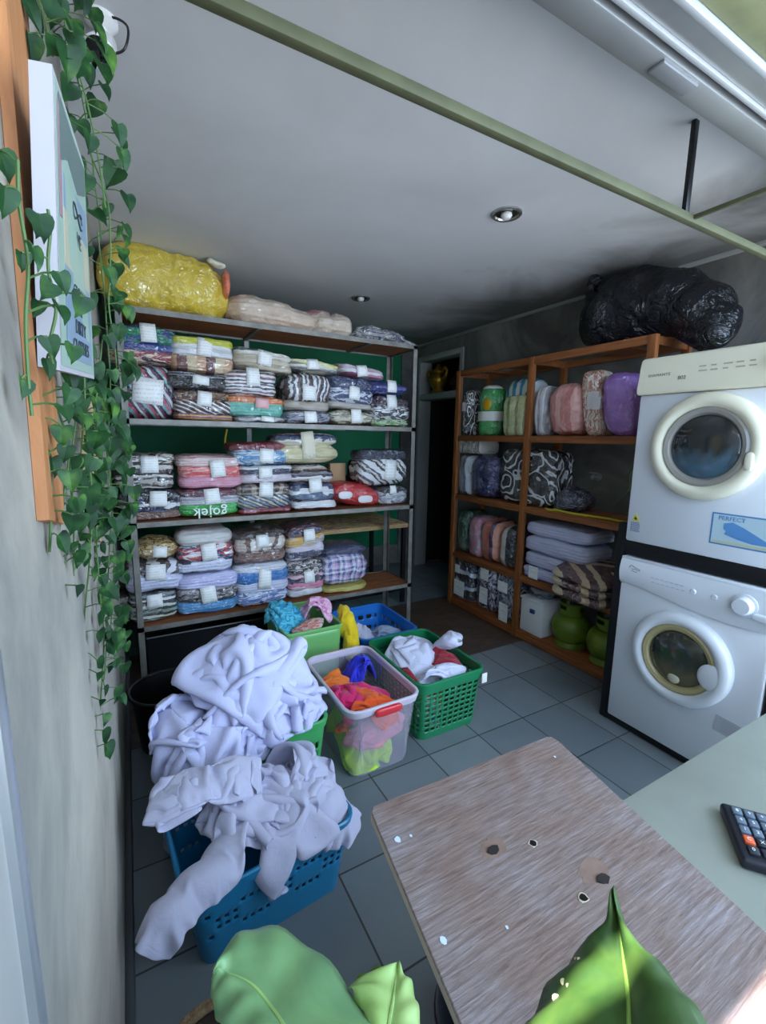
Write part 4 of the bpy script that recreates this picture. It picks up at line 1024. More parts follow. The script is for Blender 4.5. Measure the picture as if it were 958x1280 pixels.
def gas(y, x, label):
    t_ = thing('gas_cylinder', label, 'gas cylinder', (x, y, Z4), 'green gas cylinders')
    M = Matrix.Translation((x, y, Z4))
    bm = bmesh.new(); lathe(bm, [(0.098, 0.0), (0.100, 0.004), (0.094, 0.03), (0.088, 0.04), (0.086, 0.034), (0.09, 0.004), (0.098, 0.0)], 40, M)
    obj('foot_ring', bm, M_GAS, t_)
    bm = bmesh.new(); lathe(bm, [(0, 0.018), (0.06, 0.022), (0.095, 0.04), (0.118, 0.075), (0.123, 0.105), (0.123, 0.118), (0.1255, 0.120), (0.1255, 0.126), (0.123, 0.128), (0.121, 0.15), (0.108, 0.185), (0.085, 0.208), (0.05, 0.218), (0, 0.22)], 44, M)
    obj('body', bm, M_GAS, t_)
    bm = bmesh.new()                        # collar: guard ring with hand holes
    n, zs = 48, [0.205, 0.235, 0.25, 0.275, 0.287, 0.295]
    R = [[bm.verts.new(M @ Vector((0.074 * math.cos(2 * PI * k / n), 0.074 * math.sin(2 * PI * k / n), z))) for k in range(n)] for z in zs]
    for j in range(len(zs) - 1):
        for k in range(n):
            if j == 2 and (k % 16) in (2, 3, 4, 5, 6, 7, 8): continue
            if j >= 3 and 40 <= k <= 46 and j == 4: continue
            bm.faces.new((R[j][k], R[j][(k + 1) % n], R[j + 1][(k + 1) % n], R[j + 1][k]))
    obj('collar', bm, M_GAS, t_, solid=0.004)
    bm = bmesh.new(); lathe(bm, [(0.014, 0.215), (0.016, 0.24), (0.011, 0.243), (0.011, 0.268), (0, 0.27)], 16, M)
    obj('valve', bm, pbr('brass', c3(150, 120, 60), 0.35, 0.9), t_)
gas(1.855, 2.50, 'green gas cylinder nearer the white box on the bottom shelf')
gas(1.585, 2.50, 'green gas cylinder half hidden behind the washer stand')
# tap on the cement wall
tp = thing('wall_tap', 'small steel tap on the cement wall above the second wooden shelf', 'tap', (2.73, 1.93, 1.17))
My = Matrix.Translation((2.75, 1.93, 1.17)) @ Matrix.Rotation(-PI / 2, 4, 'Y')
bm = bmesh.new(); lathe(bm, [(0.026, 0.0), (0.026, 0.006), (0.013, 0.010), (0.012, 0.05), (0.016, 0.052), (0.016, 0.066), (0, 0.07)], 20, My); obj('spout', bm, M_ALU, tp)
bm = bmesh.new(); box(bm, 2.695, 2.707, 1.895, 1.965, 1.192, 1.202, 0.003); box(bm, 2.697, 2.705, 1.926, 1.934, 1.17, 1.197); obj('handle', bm, M_ALU, tp)
bm = tube(bmesh.new(), spline([(2.735, 1.60, 1.40), (2.735, 1.66, 1.36), (2.735, 1.68, 1.28), (2.735, 1.71, 1.20), (2.735, 1.70, 1.12), (2.735, 1.76, 1.04), (2.735, 1.80, 1.0)]), 0.006, 6)
prop(obj('green_cable', bm, pbr('green_cable', c3(88, 104, 70), 0.6)), 'thin green cable hanging down the cement wall behind the dryer', 'cable')
# gilded ornament on the transom ledge
M_GOLD = pbr('old_gold', c3(168, 124, 40), 0.35, 0.8, var=0.35, vscale=30)
go = thing('gilded_ornament', 'gold painted carved ornament on the ledge over the dark doorway', 'ornament', (2.80, 3.86, 1.862))
M = Matrix.Translation((2.80, 3.86, 1.862))
bm = bmesh.new(); lathe(bm, [(0.0, 0), (0.07, 0.0), (0.075, 0.02), (0.05, 0.035), (0.06, 0.06), (0.085, 0.10), (0.09, 0.14), (0.07, 0.18), (0.05, 0.20), (0.055, 0.22), (0.03, 0.25), (0.012, 0.28), (0, 0.29)], 24, M); crumple(bm, 70, 30, 0.006); obj('carved_body', bm, M_GOLD, go)
for s in (-1, 1):
    bm = tube(bmesh.new(), spline([M @ Vector((-0.01, s * 0.06, 0.12)), M @ Vector((-0.01, s * 0.13, 0.15)), M @ Vector((-0.01, s * 0.15, 0.21)), M @ Vector((-0.01, s * 0.11, 0.24)), M @ Vector((-0.01, s * 0.09, 0.20)), M @ Vector((-0.01, s * 0.11, 0.18))]), [0.024, 0.022, 0.021, 0.02, 0.019, 0.018, 0.018, 0.018, 0.017, 0.017, 0.016, 0.016, 0.015, 0.015, 0.014, 0.014, 0.013, 0.013, 0.012, 0.012, 0.011, 0.011, 0.01, 0.01, 0.009, 0.009, 0.008, 0.008, 0.008, 0.008, 0.007], 10)
    obj('scroll', bm, M_GOLD, go)
bm = star((2.88, 3.62, 1.98), [((2.88, 3.62, 1.95), (0.05, 0.13, 0.09)), ((2.88, 3.57, 2.05), (0.04, 0.07, 0.10))], 4); crumple(bm, 9, 20, 0.02, floor=1.863)
prop(obj('carved_ornament', bm, pbr('dark_carving', c3(54, 26, 20), 0.5)), 'dark red carved piece beside the gold ornament on the ledge', 'ornament')
# black refuse bag on the unit
M_BAG = NT('black_film'); M_BAG.b.inputs['Base Color'].default_value = (0.008, 0.008, 0.010, 1); M_BAG.b.inputs['Roughness'].default_value = 0.16
v = M_BAG.coords('Object'); nf = M_BAG.noise(v, 9, 4, 1.8); M_BAG.l(M_BAG.bump(M_BAG.math('ABSOLUTE', M_BAG.math('SUBTRACT', nf, 0.5)), 0.9, 0.05), M_BAG.b.inputs['Normal'])
gbag = thing('refuse_bag', 'big knotted black plastic bag lying on top of the wooden shelf unit', 'plastic bag', (2.52, 1.6, 1.945))
bm = star((2.52, 1.66, 2.12), [((2.53, 1.80, 2.105), (0.17, 0.17, 0.165)), ((2.53, 1.66, 2.14), (0.18, 0.20, 0.20)), ((2.54, 1.48, 2.13), (0.17, 0.22, 0.17)), ((2.53, 1.33, 2.05), (0.15, 0.18, 0.13)), ((2.50, 1.24, 1.95), (0.10, 0.11, 0.11))], 6, 8)
crumple(bm, 12, 3.2, 0.030, (1, 1.6, 0.6), fine=0.45)
for v in bm.verts:
    lim = 1.948 if v.co.y > 1.39 else 1.80
    v.co.z = min(max(v.co.z, lim), H - 0.012)
obj('bag_body', bm, M_BAG.m, gbag, angle=80)
bm = sweep([(2.47, 1.87, 2.235), (2.45, 1.885, 2.285), (2.455, 1.87, 2.325), (2.47, 1.83, 2.33)], [0.055, 0.026, 0.038, 0.012]); crumple(bm, 13, 18, 0.014, (1, 1, 0.5)); obj('tied_neck', bm, M_BAG.m, gbag)

# ---------------------------------------------------------------- stacked machines
def front_M(z0): return Matrix(((0, 0, -1, 2.053), (-1, 0, 0, 1.272), (0, 1, 0, z0), (0, 0, 0, 1)))
M_ENAMEL = pbr('white_enamel', c3(226, 229, 234), 0.28, coat=0.3)
M_CREAM = pbr('cream_plastic', c3(232, 226, 202), 0.4)
M_GLASSD = pbr('dark_glass', c3(30, 33, 34), 0.06, coat=1.0)
M_PRINT = pbr('grey_print', c3(128, 128, 122), 0.6)
def tr(x, y, z=0): return Matrix.Translation((x, y, z))
st = thing('machine_stand', 'black steel stand holding the dryer above the washing machine', 'stand', (2.35, 0.97, 0))
for y0, y1 in ((1.278, 1.318), (0.622, 0.662)):
    for x0 in (2.065, 2.60): obj('post', bx(x0, x0 + 0.04, y0, y1, 0, 1.02, 0.002), M_BLACKMET, st)
for z0, z1, nm in ((0.004, 0.034, 'lower_tray'), (0.872, 0.938, 'upper_tray')):
    bm = bmesh.new()
    box(bm, 2.062, 2.095, 0.66, 1.28, z0, z1, 0.002); box(bm, 2.61, 2.64, 0.66, 1.28, z0, z1, 0.002)
    for y in (0.645, 1.28): box(bm, 2.10, 2.62, y, y + 0.03, z0, z1, 0.002)
    box(bm, 2.10, 2.62, 0.75, 0.80, z0, z1); box(bm, 2.10, 2.62, 1.14, 1.19, z0, z1)
    obj(nm, bm, M_BLACKMET, st)

def door_glass(t_, fm, u, v, r_out, r_in, ring_mat, glass_mat, rim_mat, dep=0.045):
    M = fm @ tr(u, v)
    bm = bmesh.new(); lathe(bm, [(r_out, 0.0), (r_out, dep * 0.55), (r_out - 0.010, dep * 0.85), (r_out - 0.03, dep), (r_in + 0.022, dep * 0.95), (r_in + 0.010, dep * 0.7), (r_in + 0.008, dep * 0.2)], 64, M)
    d = obj('door', bm, ring_mat, t_)
    bm = bmesh.new(); lathe(bm, [(r_in + 0.012, dep * 0.62), (r_in, dep * 0.80), (r_in - 0.014, dep * 0.70), (r_in - 0.024, dep * 0.35)], 64, M)
    obj('door_rim', bm, rim_mat, d)
    bm = bmesh.new(); lathe(bm, [(r_in - 0.02, dep * 0.40), (r_in * 0.78, dep * 0.62), (r_in * 0.5, dep * 0.80), (r_in * 0.2, dep * 0.9), (0, dep * 0.92)], 64, M)
    obj('door_glass', bm, glass_mat, d)
    return d
# glass with what is dimly seen in the drum
def drum_glass(name, top, low):
    t = NT(name)
    v = t.coords('Generated')
    s_ = t.n('ShaderNodeSeparateXYZ'); t.l(v, s_.inputs[0])
    f = t.math('ADD', s_.outputs[2], t.math('MULTIPLY', t.math('SUBTRACT', t.noise(v, 3, 4, 0.5), 0.5), 0.5))
    t.l(t.ramp(f, [(0.25, c3(*low)), (0.5, c3(*top))]), t.b.inputs['Base Color'])
    t.b.inputs['Roughness'].default_value = 0.05; t.b.inputs['Coat Weight'].default_value = 0.6; t.b.inputs['Coat Roughness'].default_value = 0.03
    return t.m
# dryer
fm = front_M(0.940)
dr = thing('tumble_dryer', 'white front loading dryer with a cream control panel above the black stand', 'dryer', (2.35, 0.97, 0.94))
obj('cabinet', bx(0, 0.604, 0.0, 0.672, -0.55, 0.0, 0.010), M_ENAMEL, dr, M=fm.copy())
bm = prism([(0.672, -0.02), (0.672, 0.020), (0.690, 0.026), (0.800, 0.012), (0.826, 0.004), (0.836, -0.03), (0.836, -0.55), (0.672, -0.55)], 0, -0.004, 0.608)
bmesh.ops.bevel(bm, geom=list(bm.edges), offset=0.004, segments=2, affect='EDGES')
pn = obj('control_panel', bm, M_CREAM, dr, M=fm.copy())
d = door_glass(dr, fm, 0.302, 0.448, 0.216, 0.150, M_CREAM, drum_glass('dryer_glass', (40, 44, 44), (70, 96, 112)), pbr('grey_clear_rim', c3(150, 146, 138), 0.15, coat=0.6))
obj('door_catch', superq(0.302 + 0.168, 0.448 - 0.05, 0.040, 0.016, 0.035, 0.012, 3, 3, 6, 0.001, 5, 1), M_CREAM, d, M=fm.copy())
Mp = fm @ tr(0, 0.745, 0.0195) @ Matrix.Rotation(math.radians(-7), 4, 'X')
text('DIAMANTE', 0.017, M_PRINT, Mp @ tr(0.088, 0.006, 0.0005), dr, spacing=1.15, label='grey lettering on the cream panel')
text('802', 0.022, pbr('dark_print', c3(96, 96, 92), 0.6), Mp @ tr(0.184, -0.014, 0.0005), dr)
bm = bmesh.new()
for i in range(5):
    for j in range(2):
        w = 0.030 - 0.006 * ((i + j) % 3)
        box(bm, 0.245 + 0.043 * i, 0.245 + 0.043 * i + w, 0.006 + j * 0.018 - 0.0025, 0.006 + j * 0.018 + 0.0025, 0.0, 0.0012)
obj('panel_print', bm, pbr('pale_print', c3(176, 172, 156), 0.6), dr, False, M=Mp.copy())
bm = bmesh.new(); lathe(bm, [(0.036, 0), (0.036, 0.006), (0.028, 0.010), (0.026, 0.026), (0.023, 0.030), (0, 0.031)], 36, Mp @ tr(0.520, 0.018)); obj('timer_knob', bm, pbr('knob_grey', c3(140, 138, 132), 0.4), dr)
# stickers
bm = bmesh.new(); box(bm, 0.355, 0.585, 0.062, 0.190, 0.0, 0.0010)
sk = obj('advert_sticker', bm, pbr('sticker_blue_edge', c3(86, 140, 190), 0.35), dr, M=fm.copy(), label='blue and white advertising sticker')
obj('sticker_face', bx(0.361, 0.579, 0.068, 0.184, 0.0008, 0.0016), pbr('sticker_pale', c3(190, 214, 226), 0.35), sk, False, M=fm.copy())
bm = prism([(0.40, 0.15), (0.43, 0.158), (0.47, 0.142), (0.55, 0.10), (0.57, 0.085), (0.50, 0.085), (0.45, 0.094), (0.405, 0.108), (0.41, 0.12), (0.40, 0.13)], 2, 0.0015, 0.0021)
obj('folded_shirt_picture', bm, pbr('sticker_shirt', c3(96, 150, 206), 0.4), sk, False, M=fm.copy())
text('PERFECT', 0.024, pbr('sticker_ink', c3(80, 134, 190), 0.4), fm @ tr(0.425, 0.170, 0.002), sk)
obj('sticker_strip', bx(0.366, 0.575, 0.070, 0.080, 0.0015, 0.0021), pbr('sticker_strip', c3(206, 206, 170), 0.4), sk, False, M=fm.copy())
bm = prism([(0.024, 0.100), (0.062, 0.100), (0.043, 0.136)], 2, 0.0, 0.0010); wsn = obj('warning_sticker', bm, pbr('warning_yellow', c3(222, 206, 70), 0.4), dr, M=fm.copy(), label='yellow warning triangle')
bm = prism([(0.038, 0.106), (0.048, 0.106), (0.050, 0.114), (0.045, 0.112), (0.0435, 0.122), (0.037, 0.114)], 2, 0.0008, 0.0016); obj('flame_symbol', bm, M_BLACK, wsn, False, M=fm.copy())
bm = bmesh.new()
rn = random.Random(5)
for j in range(8):
    x = 0.021
    while x < 0.062:
        w = rn.uniform(0.004, 0.009); box(bm, x, min(0.066, x + w), 0.050 + j * 0.0058, 0.0535 + j * 0.0058, 0.0, 0.0008); x += w + 0.002
obj('small_print', bm, pbr('blue_grey_print', c3(120, 130, 156), 0.6), dr, False, M=fm.copy())
# washing machine
fm = front_M(0.036)
wa = thing('washing_machine', 'white front loading washing machine with a round dial, under the dryer', 'washing machine', (2.35, 0.97, 0.036))
obj('cabinet', bx(0, 0.604, 0.0, 0.700, -0.55, 0.0, 0.010), M_ENAMEL, wa, M=fm.copy())
bm = bmesh.new()                                     # control panel with a curved lower edge
nu, nv = 24, 8
G = []
for j in range(nv + 1):
    row = []
    for i in range(nu + 1):
        u = 0.604 * i / nu
        lo = 0.700 - 0.004 - 0.05 * max(0.0, math.sin(PI * min(1, max(0, (u - 0.02) / 0.9)))) ** 1.5 + 0.012
        vv = lo + (0.818 - lo) * j / nv
        ww = 0.016 * math.sin(PI * (0.12 + 0.80 * j / nv)) + 0.002
        row.append(bm.verts.new((u, vv, ww)))
    G.append(row)
for j in range(nv):
    for i in range(nu): bm.faces.new((G[j][i], G[j][i + 1], G[j + 1][i + 1], G[j + 1][i]))
box(bm, 0.0, 0.604, 0.698, 0.818, -0.55, 0.004, 0.004)
obj('control_panel', bm, M_ENAMEL, wa, M=fm.copy())
obj('worktop', bx(-0.002, 0.606, 0.814, 0.830, -0.55, 0.006, 0.005), M_ENAMEL, wa, M=fm.copy())
d = door_glass(wa, fm, 0.305, 0.440, 0.205, 0.142, M_ENAMEL, drum_glass('washer_glass', (52, 56, 46), (96, 88, 58)), pbr('yellowed_rim', c3(178, 164, 118), 0.3))
obj('door_handle', superq(0.305 + 0.138, 0.440 - 0.020, 0.034, 0.050, 0.056, 0.0115, 2.0, 2.4, 8, 0.0, 5, 1), M_ENAMEL, d, M=fm.copy())
obj('laundry_lump', superq(0.305, 0.352, 0.033, 0.026, 0.020, 0.008, 2, 2, 7, 0.003, 20, 4), pbr('damp_cloth', c3(196, 190, 166), 0.6), d, M=fm.copy())
bm = bmesh.new(); lathe(bm, [(0.046, 0.014), (0.045, 0.020), (0.036, 0.022), (0.033, 0.044), (0.029, 0.048), (0, 0.049)], 40, fm @ tr(0.512, 0.752)); obj('program_dial', bm, M_ENAMEL, wa)
for u in (0.33, 0.41):
    bm = bmesh.new(); lathe(bm, [(0.012, 0.012), (0.012, 0.018), (0.009, 0.022), (0, 0.022)], 20, fm @ tr(u, 0.752)); obj('push_button', bm, M_ENAMEL, wa)
obj('soap_drawer_pull', superq(0.585, 0.720, 0.016, 0.045, 0.016, 0.012, 3, 3, 6, 0.0, 5, 1), M_ENAMEL, wa, M=fm.copy())
bm = bmesh.new()
for j in range(2):
    for i in range(7): box(bm, 0.15 + 0.021 * i + 0.006 * j, 0.165 + 0.021 * i + 0.006 * j, 0.762 - j * 0.02, 0.7645 - j * 0.02, 0.014, 0.0185)
obj('panel_print', bm, pbr('faint_print', c3(178, 184, 196), 0.6), wa, False, M=fm.copy())
bm = tube(bmesh.new(), spline([(0.045, 0.782, 0.016), (0.055, 0.795, 0.016), (0.075, 0.789, 0.016), (0.096, 0.782, 0.016), (0.092, 0.776, 0.016), (0.07, 0.780, 0.016), (0.06, 0.772, 0.017), (0.085, 0.768, 0.018)]), 0.0014, 6); obj('emblem', bm, M_PRINT, wa, M=fm.copy())
ls = obj('paper_label', bx(-0.07, 0.07, -0.035, 0.035, 0.0, 0.0010), pbr('silver_label', c3(196, 198, 204), 0.35), wa, M=fm @ tr(0.535, 0.225) @ Matrix.Rotation(math.radians(-4), 4, 'Z'))
bm = bmesh.new()
for j in range(5): box(bm, -0.045, 0.06 - 0.012 * (j % 3), -0.022 + 0.010 * j, -0.018 + 0.010 * j, 0.0008, 0.0015)
obj('small_print', bm, pbr('faint_print', c3(178, 184, 196), 0.6), ls, False, M=fm @ tr(0.535, 0.225) @ Matrix.Rotation(math.radians(-4), 4, 'Z'))
# ---------------------------------------------------------------- baskets and laundry on the floor
def rrect(hx, hy, r, step):
    segs = []
    for cx, cy, a0 in ((hx - r, hy - r, 0), (-hx + r, hy - r, 90), (-hx + r, -hy + r, 180), (hx - r, -hy + r, 270)):
        k = max(3, int(r * PI / 2 / step))
        for i in range(k): 
            a = math.radians(a0 + 90 * i / k); segs.append(Vector((cx + r * math.cos(a), cy + r * math.sin(a), 0)))
        a = math.radians(a0 + 90); p = Vector((cx + r * math.cos(a), cy + r * math.sin(a), 0))
        nxt = {0: Vector((-hx + r, hy, 0)), 90: Vector((-hx, -hy + r, 0)), 180: Vector((hx - r, -hy, 0)), 270: Vector((hx, hy - r, 0))}[a0]
        L = (nxt - p).length; n = max(1, round(L / step))
        for i in range(n): segs.append(p.lerp(nxt, i / n))
    return segs

def basket(name, label, cat, x0, x1, y0, y1, hgt, mat, rim_mat=None, taper=0.86, r=0.045, rot=0.0, holes=None, rim_h=0.03, grp=None, handle=True, step=0.011, lip=0.010, rows=22):
    cx, cy, hx, hy = (x0 + x1) / 2, (y0 + y1) / 2, (x1 - x0) / 2, (y1 - y0) / 2
    t_ = thing(name, label, cat, (cx, cy, 0), grp)
    P = rrect(hx - lip, hy - lip, r, step)
    n = len(P)
    M = tr(cx, cy, 0) @ Matrix.Rotation(rot, 4, 'Z')
    bm = bmesh.new()
    R = []
    for j in range(rows + 1):
        f = j / rows; s = taper + (1 - taper) * f
        R.append([bm.verts.new((p.x * s, p.y * s, 0.004 + (hgt - 0.006) * f)) for p in P])
    for j in range(rows):
        for k in range(n):
            p = P[k]
            flat = abs(p.x) < hx - lip - r * 0.6 or abs(p.y) < hy - lip - r * 0.6
            if holes and flat and holes(j, k): continue
            if handle and j in (rows - 4, rows - 3) and abs(p.x) < 0.05 and abs(p.y) > hy - lip - 0.02: continue
            bm.faces.new((R[j][k], R[j][(k + 1) % n], R[j + 1][(k + 1) % n], R[j + 1][k]))
    bm.faces.new(R[0][::-1])
    obj('tub', bm, mat, t_, M=M, solid=0.0032, angle=60)
    bm = bmesh.new()                                   # rolled rim
    prof = [(0.0, -rim_h), (0.004, -rim_h), (lip, -0.006), (lip, 0.0), (lip * 0.6, 0.004), (0.0, 0.004), (-0.004, 0.0), (-0.004, -rim_h)]
    L = []
    for k, p in enumerate(P):
        q = (P[(k + 1) % n] - P[k - 1]); nrm = Vector((q.y, -q.x, 0)).normalized()
        L.append([bm.verts.new((p.x + nrm.x * a, p.y + nrm.y * a, hgt + b)) for a, b in prof])
    for k in range(n):
        for i in range(len(prof)):
            i2 = (i + 1) % len(prof)
            bm.faces.new((L[k][i], L[(k + 1) % n][i], L[(k + 1) % n][i2], L[k][i2]))
    bmesh.ops.recalc_face_normals(bm, faces=bm.faces)
    obj('rim', bm, rim_mat or mat, t_, M=M)
    return t_, M
M_GRNB = pbr('green_basket_plastic', c3(24, 124, 78), 0.35, coat=0.2)
M_GRNL = pbr('grass_green_plastic', c3(64, 158, 88), 0.35, coat=0.2)
M_TEAL = pbr('teal_plastic', c3(18, 116, 158), 0.35, coat=0.2)
M_BLUE = pbr('blue_plastic', c3(28, 112, 196), 0.35, coat=0.2)
M_LIME = pbr('light_green_plastic', c3(126, 190, 112), 0.35, coat=0.2)
M_SHEET = fabric('white_cotton', c3(196, 196, 226), 0.9, 0.12)
M_SHEETG = fabric('grey_white_cotton', c3(188, 186, 208), 0.9, 0.12)
M_WHITEC = fabric('white_cloth', c3(208, 208, 228), 0.9, 0.2)
sq = lambda j0, j1, pj, pk: (lambda j, k: j0 <= j <= j1 and j % pj != 0 and k % pk != 0)

# grass green basket under the big heap
basket('laundry_basket', 'grass green perforated basket almost buried under the big heap of white sheets', 'laundry basket', 0.15, 0.615, 1.45, 1.93, 0.345, M_GRNL, holes=sq(9, 17, 3, 2), grp='plastic laundry baskets', rows=24, step=0.013)
def garment(name, label, cat, bm, mat, seed, f, amp, axis=(1, 1, 1), floor=0.005, grp=None, fine=1.0):
    crumple(bm, seed, f, amp, axis, floor=floor, fine=fine)
    return prop(obj(name, bm, mat, angle=180), label, cat, grp)
G1 = 'white sheets heaped in the grass green basket'
def cloth_piece(name, label, cat, bm, mat, grp=None, thick=0.0025):
    o = obj(name, bm, mat, None, angle=180)
    md = o.modifiers.new('solid', 'SOLIDIFY'); md.thickness = thick; md.offset = 0
    md = o.modifiers.new('sub', 'SUBSURF'); md.levels = 1; md.render_levels = 1
    return prop(o, label, cat, grp)
BA = [(0.155, 0.61, 1.455, 1.925, 0, 0.335)]
KW = dict(sq=1, g=2.5, fric=.97, bend=.06, steps=230)
cloth_piece('crumpled_sheet', 'big crumpled white sheet forming the crown of the heap in the grass green basket', 'bed sheet',
    drape(72, 72, 1.16, 1.16, (.36, 1.70, .78), [((.37, 1.71, .40), (.17, .19, .225)), ((.27, 1.71, .42), (.13, .16, .17)), ((.47, 1.67, .36), (.15, .17, .13)), ((.17, 1.68, .38), (.13, .15, .11))], BA, amp=.02, f=2.2, seed=4, contain=(.36, 1.68, .35, .31, 2.6), grow=(.8, .5), gf=2.6, **KW), M_SHEET, G1)
cloth_piece('crumpled_sheet', 'white sheet sagging down the wall side of the grass green basket', 'bed sheet',
    drape(46, 46, .60, .60, (.17, 1.54, .55), [((.17, 1.53, .28), (.13, .10, .14)), ((.10, 1.62, .36), (.10, .11, .095)), ((.23, 1.48, .28), (.11, .075, .12))], BA, amp=.02, f=3, seed=8, contain=(.175, 1.54, .175, .165, 2.4), grow=(.7, .7), gf=4, **KW), M_SHEET, G1)
cloth_piece('crumpled_sheet', 'white sheet bunched over the front rim of the grass green basket', 'bed sheet',
    drape(44, 40, .46, .40, (.46, 1.60, .56), [((.50, 1.62, .35), (.11, .14, .09)), ((.42, 1.52, .34), (.12, .075, .09))], BA, amp=.02, f=3, seed=13, contain=(.455, 1.60, .165, .145, 2.6), grow=(.8, .8), gf=4, **KW), M_SHEET, G1)

# teal basket nearest the camera
basket('laundry_basket', 'teal blue perforated basket of white linen, nearest the plant', 'laundry basket', 0.032, 0.535, 1.065, 1.435, 0.255, M_TEAL, rot=math.radians(5), holes=lambda j, k: 6 <= j <= 13 and j % 2 == 1 and k % 2 == 1 and (k // 7) % 2 == (j // 4) % 2, grp='plastic laundry baskets', rows=20, handle=False, step=0.012)
G2 = 'white linen heaped in the teal basket'
BB = [(0.045, 0.525, 1.085, 1.425, 0, 0.24)]
cloth_piece('crumpled_linen', 'bunched white linen piled in the middle of the teal basket', 'linen',
    drape(62, 54, .76, .64, (.28, 1.22, .52), [((.28, 1.24, .22), (.19, .14, .11)), ((.22, 1.19, .25), (.12, .10, .075)), ((.38, 1.20, .24), (.12, .12, .075))], BB, amp=.02, f=2.4, seed=11, contain=(.285, 1.22, .30, .23, 2.8), grow=(.9, .6), gf=3.5, **KW), M_SHEETG, G2)
cloth_piece('crumpled_linen', 'puffed white cloth at the back of the teal basket, touching the big heap', 'linen',
    drape(40, 40, .42, .42, (.36, 1.30, .56), [((.34, 1.31, .29), (.12, .09, .12)), ((.44, 1.28, .27), (.10, .08, .08))], BB, amp=.02, f=3, seed=15, contain=(.38, 1.29, .17, .13, 2.4), grow=(.7, .7), gf=5, **KW), M_SHEETG, G2)
cloth_piece('pillowcase', 'white pillowcase jutting out of the teal basket towards the wall', 'pillowcase',
    drape(44, 32, .46, .34, (.12, 1.24, .52), [((.20, 1.26, .36), (.09, .08, .08)), ((.09, 1.235, .37), (.10, .085, .08)), ((-.005, 1.205, .345), (.055, .065, .06))], BB, amp=.015, f=3, seed=19, contain=(.12, 1.235, .20, .125, 20), grow=(.3, .45), gf=4, wall=-.07, **dict(KW, fric=1.0, g=4, gstart=3)), M_SHEETG, G2)
cloth_piece('pillowcase', 'white sleeve of cloth hanging over the near corner of the teal basket', 'pillowcase',
    drape(40, 18, .35, .15, (.11, 1.06, .46), [((.19, 1.11, .29), (.09, .055, .05)), ((.10, 1.055, .29), (.08, .05, .05)), ((.02, 1.01, .285), (.06, .045, .05)), ((-.02, .985, .265), (.03, .03, .035))], BB, amp=.012, f=3, seed=23, contain=(.085, 1.04, .17, .14, 20), grow=(.15, .5), gf=5, rot=.55, wall=-.07, **KW), M_SHEETG, G2)
cloth_piece('crumpled_linen', 'corner of white linen stretched over the rim of the teal basket facing the clear bin', 'linen',
    drape(36, 30, .30, .24, (.47, 1.19, .44), [((.45, 1.20, .25), (.09, .08, .06)), ((.535, 1.15, .215), (.035, .035, .03))], BB, amp=.012, f=3, seed=27, contain=(.48, 1.18, .14, .12, 2.6), grow=(.4, .5), gf=5, **KW), M_SHEETG, G2)

# translucent bin
t = NT('clear_plastic')
t.b.inputs['Base Color'].default_value = (*c3(226, 220, 232), 1)
t.b.inputs['Roughness'].default_value = 0.28
trn = t.n('ShaderNodeBsdfTransparent'); trn.inputs[0].default_value = (0.95, 0.93, 0.97, 1)
mx = t.n('ShaderNodeMixShader'); mx.inputs[0].default_value = 0.19
t.l(trn.outputs[0], mx.inputs[1]); t.l(t.b.outputs[0], mx.inputs[2]); t.l(mx.outputs[0], t.out.inputs[0])
M_CLEARP = t.m
bn, BM = basket('storage_bin', 'clear plastic bin with red clips, full of orange, pink and blue clothes', 'storage bin', 0.685, 1.04, 1.452, 1.985, 0.33, M_CLEARP, pbr('clear_rim', c3(206, 196, 208), 0.3, coat=0.3), taper=0.84, r=0.05, handle=False, lip=0.012, rows=10, step=0.02)
for s in (-1, 1):
    yy = 1.7185 + s * 0.266
    obj('clip', superq(0.8625, yy + s * 0.006, 0.312, 0.062, 0.010, 0.017, 6, 4, 8, 0, 5, 1), pbr('red_clip', c3(216, 44, 52), 0.3, coat=0.4), bn, label='red plastic clip')
for u in (0.755, 0.97):
    obj('wall_rib', bx(u - 0.004, u + 0.004, 1.478, 1.484, 0.05, 0.26, 0.002), M_CLEARP, bn, M=Matrix.Identity(4))
G3 = 'coloured clothes in the clear bin'
DOMES = []
for sd, gr in ((17, (1.0, .7)), (29, (.8, 1.0))):
    bm = drape(42, 42, .29, .29, (0, 0, .16), [((0, 0, 0), (.09, .09, .07)), ((.04, -.04, .02), (.05, .05, .05))], [], amp=.02, f=4, seed=sd, contain=(0, 0, .13, .13, 2.4), wall=-9, floorz=-.02, gf=7, grow=gr, **dict(KW, steps=190))
    DOMES.append([v.co.copy() for v in bm.verts]); bm.free()
def heap(name, label, cat, ells, mat, seed, f=8, amp=0.035, sub=5, grp=None, floor=0.012, axis=(1, 1, 1)):
    lo = [min(e[k] - r[k] for e, r in ells) for k in range(3)]; hi = [max(e[k] + r[k] for e, r in ells) for k in range(3)]
    rn = random.Random(seed); ca, sa = math.cos(seed * 1.9), math.sin(seed * 1.9)
    D = DOMES[seed % 2]; n = 42
    P = [Vector((c.x * ca - c.y * sa, c.x * sa + c.y * ca, c.z)) for c in D]
    b = [(min(p[k] for p in P), max(p[k] for p in P)) for k in range(3)]
    Q = [Vector([lo[k] + (p[k] - b[k][0]) / (b[k][1] - b[k][0]) * (hi[k] - lo[k]) for k in range(3)]) for p in P]
    bm = bmesh.new(); vv = [bm.verts.new((q.x, q.y, max(floor, q.z))) for q in Q]
    for j in range(n):
        for i in range(n):
            k_ = j * (n + 1) + i; bm.faces.new((vv[k_], vv[k_ + 1], vv[k_ + n + 2], vv[k_ + n + 1]))
    return cloth_piece(name, label, cat, bm, mat, grp)
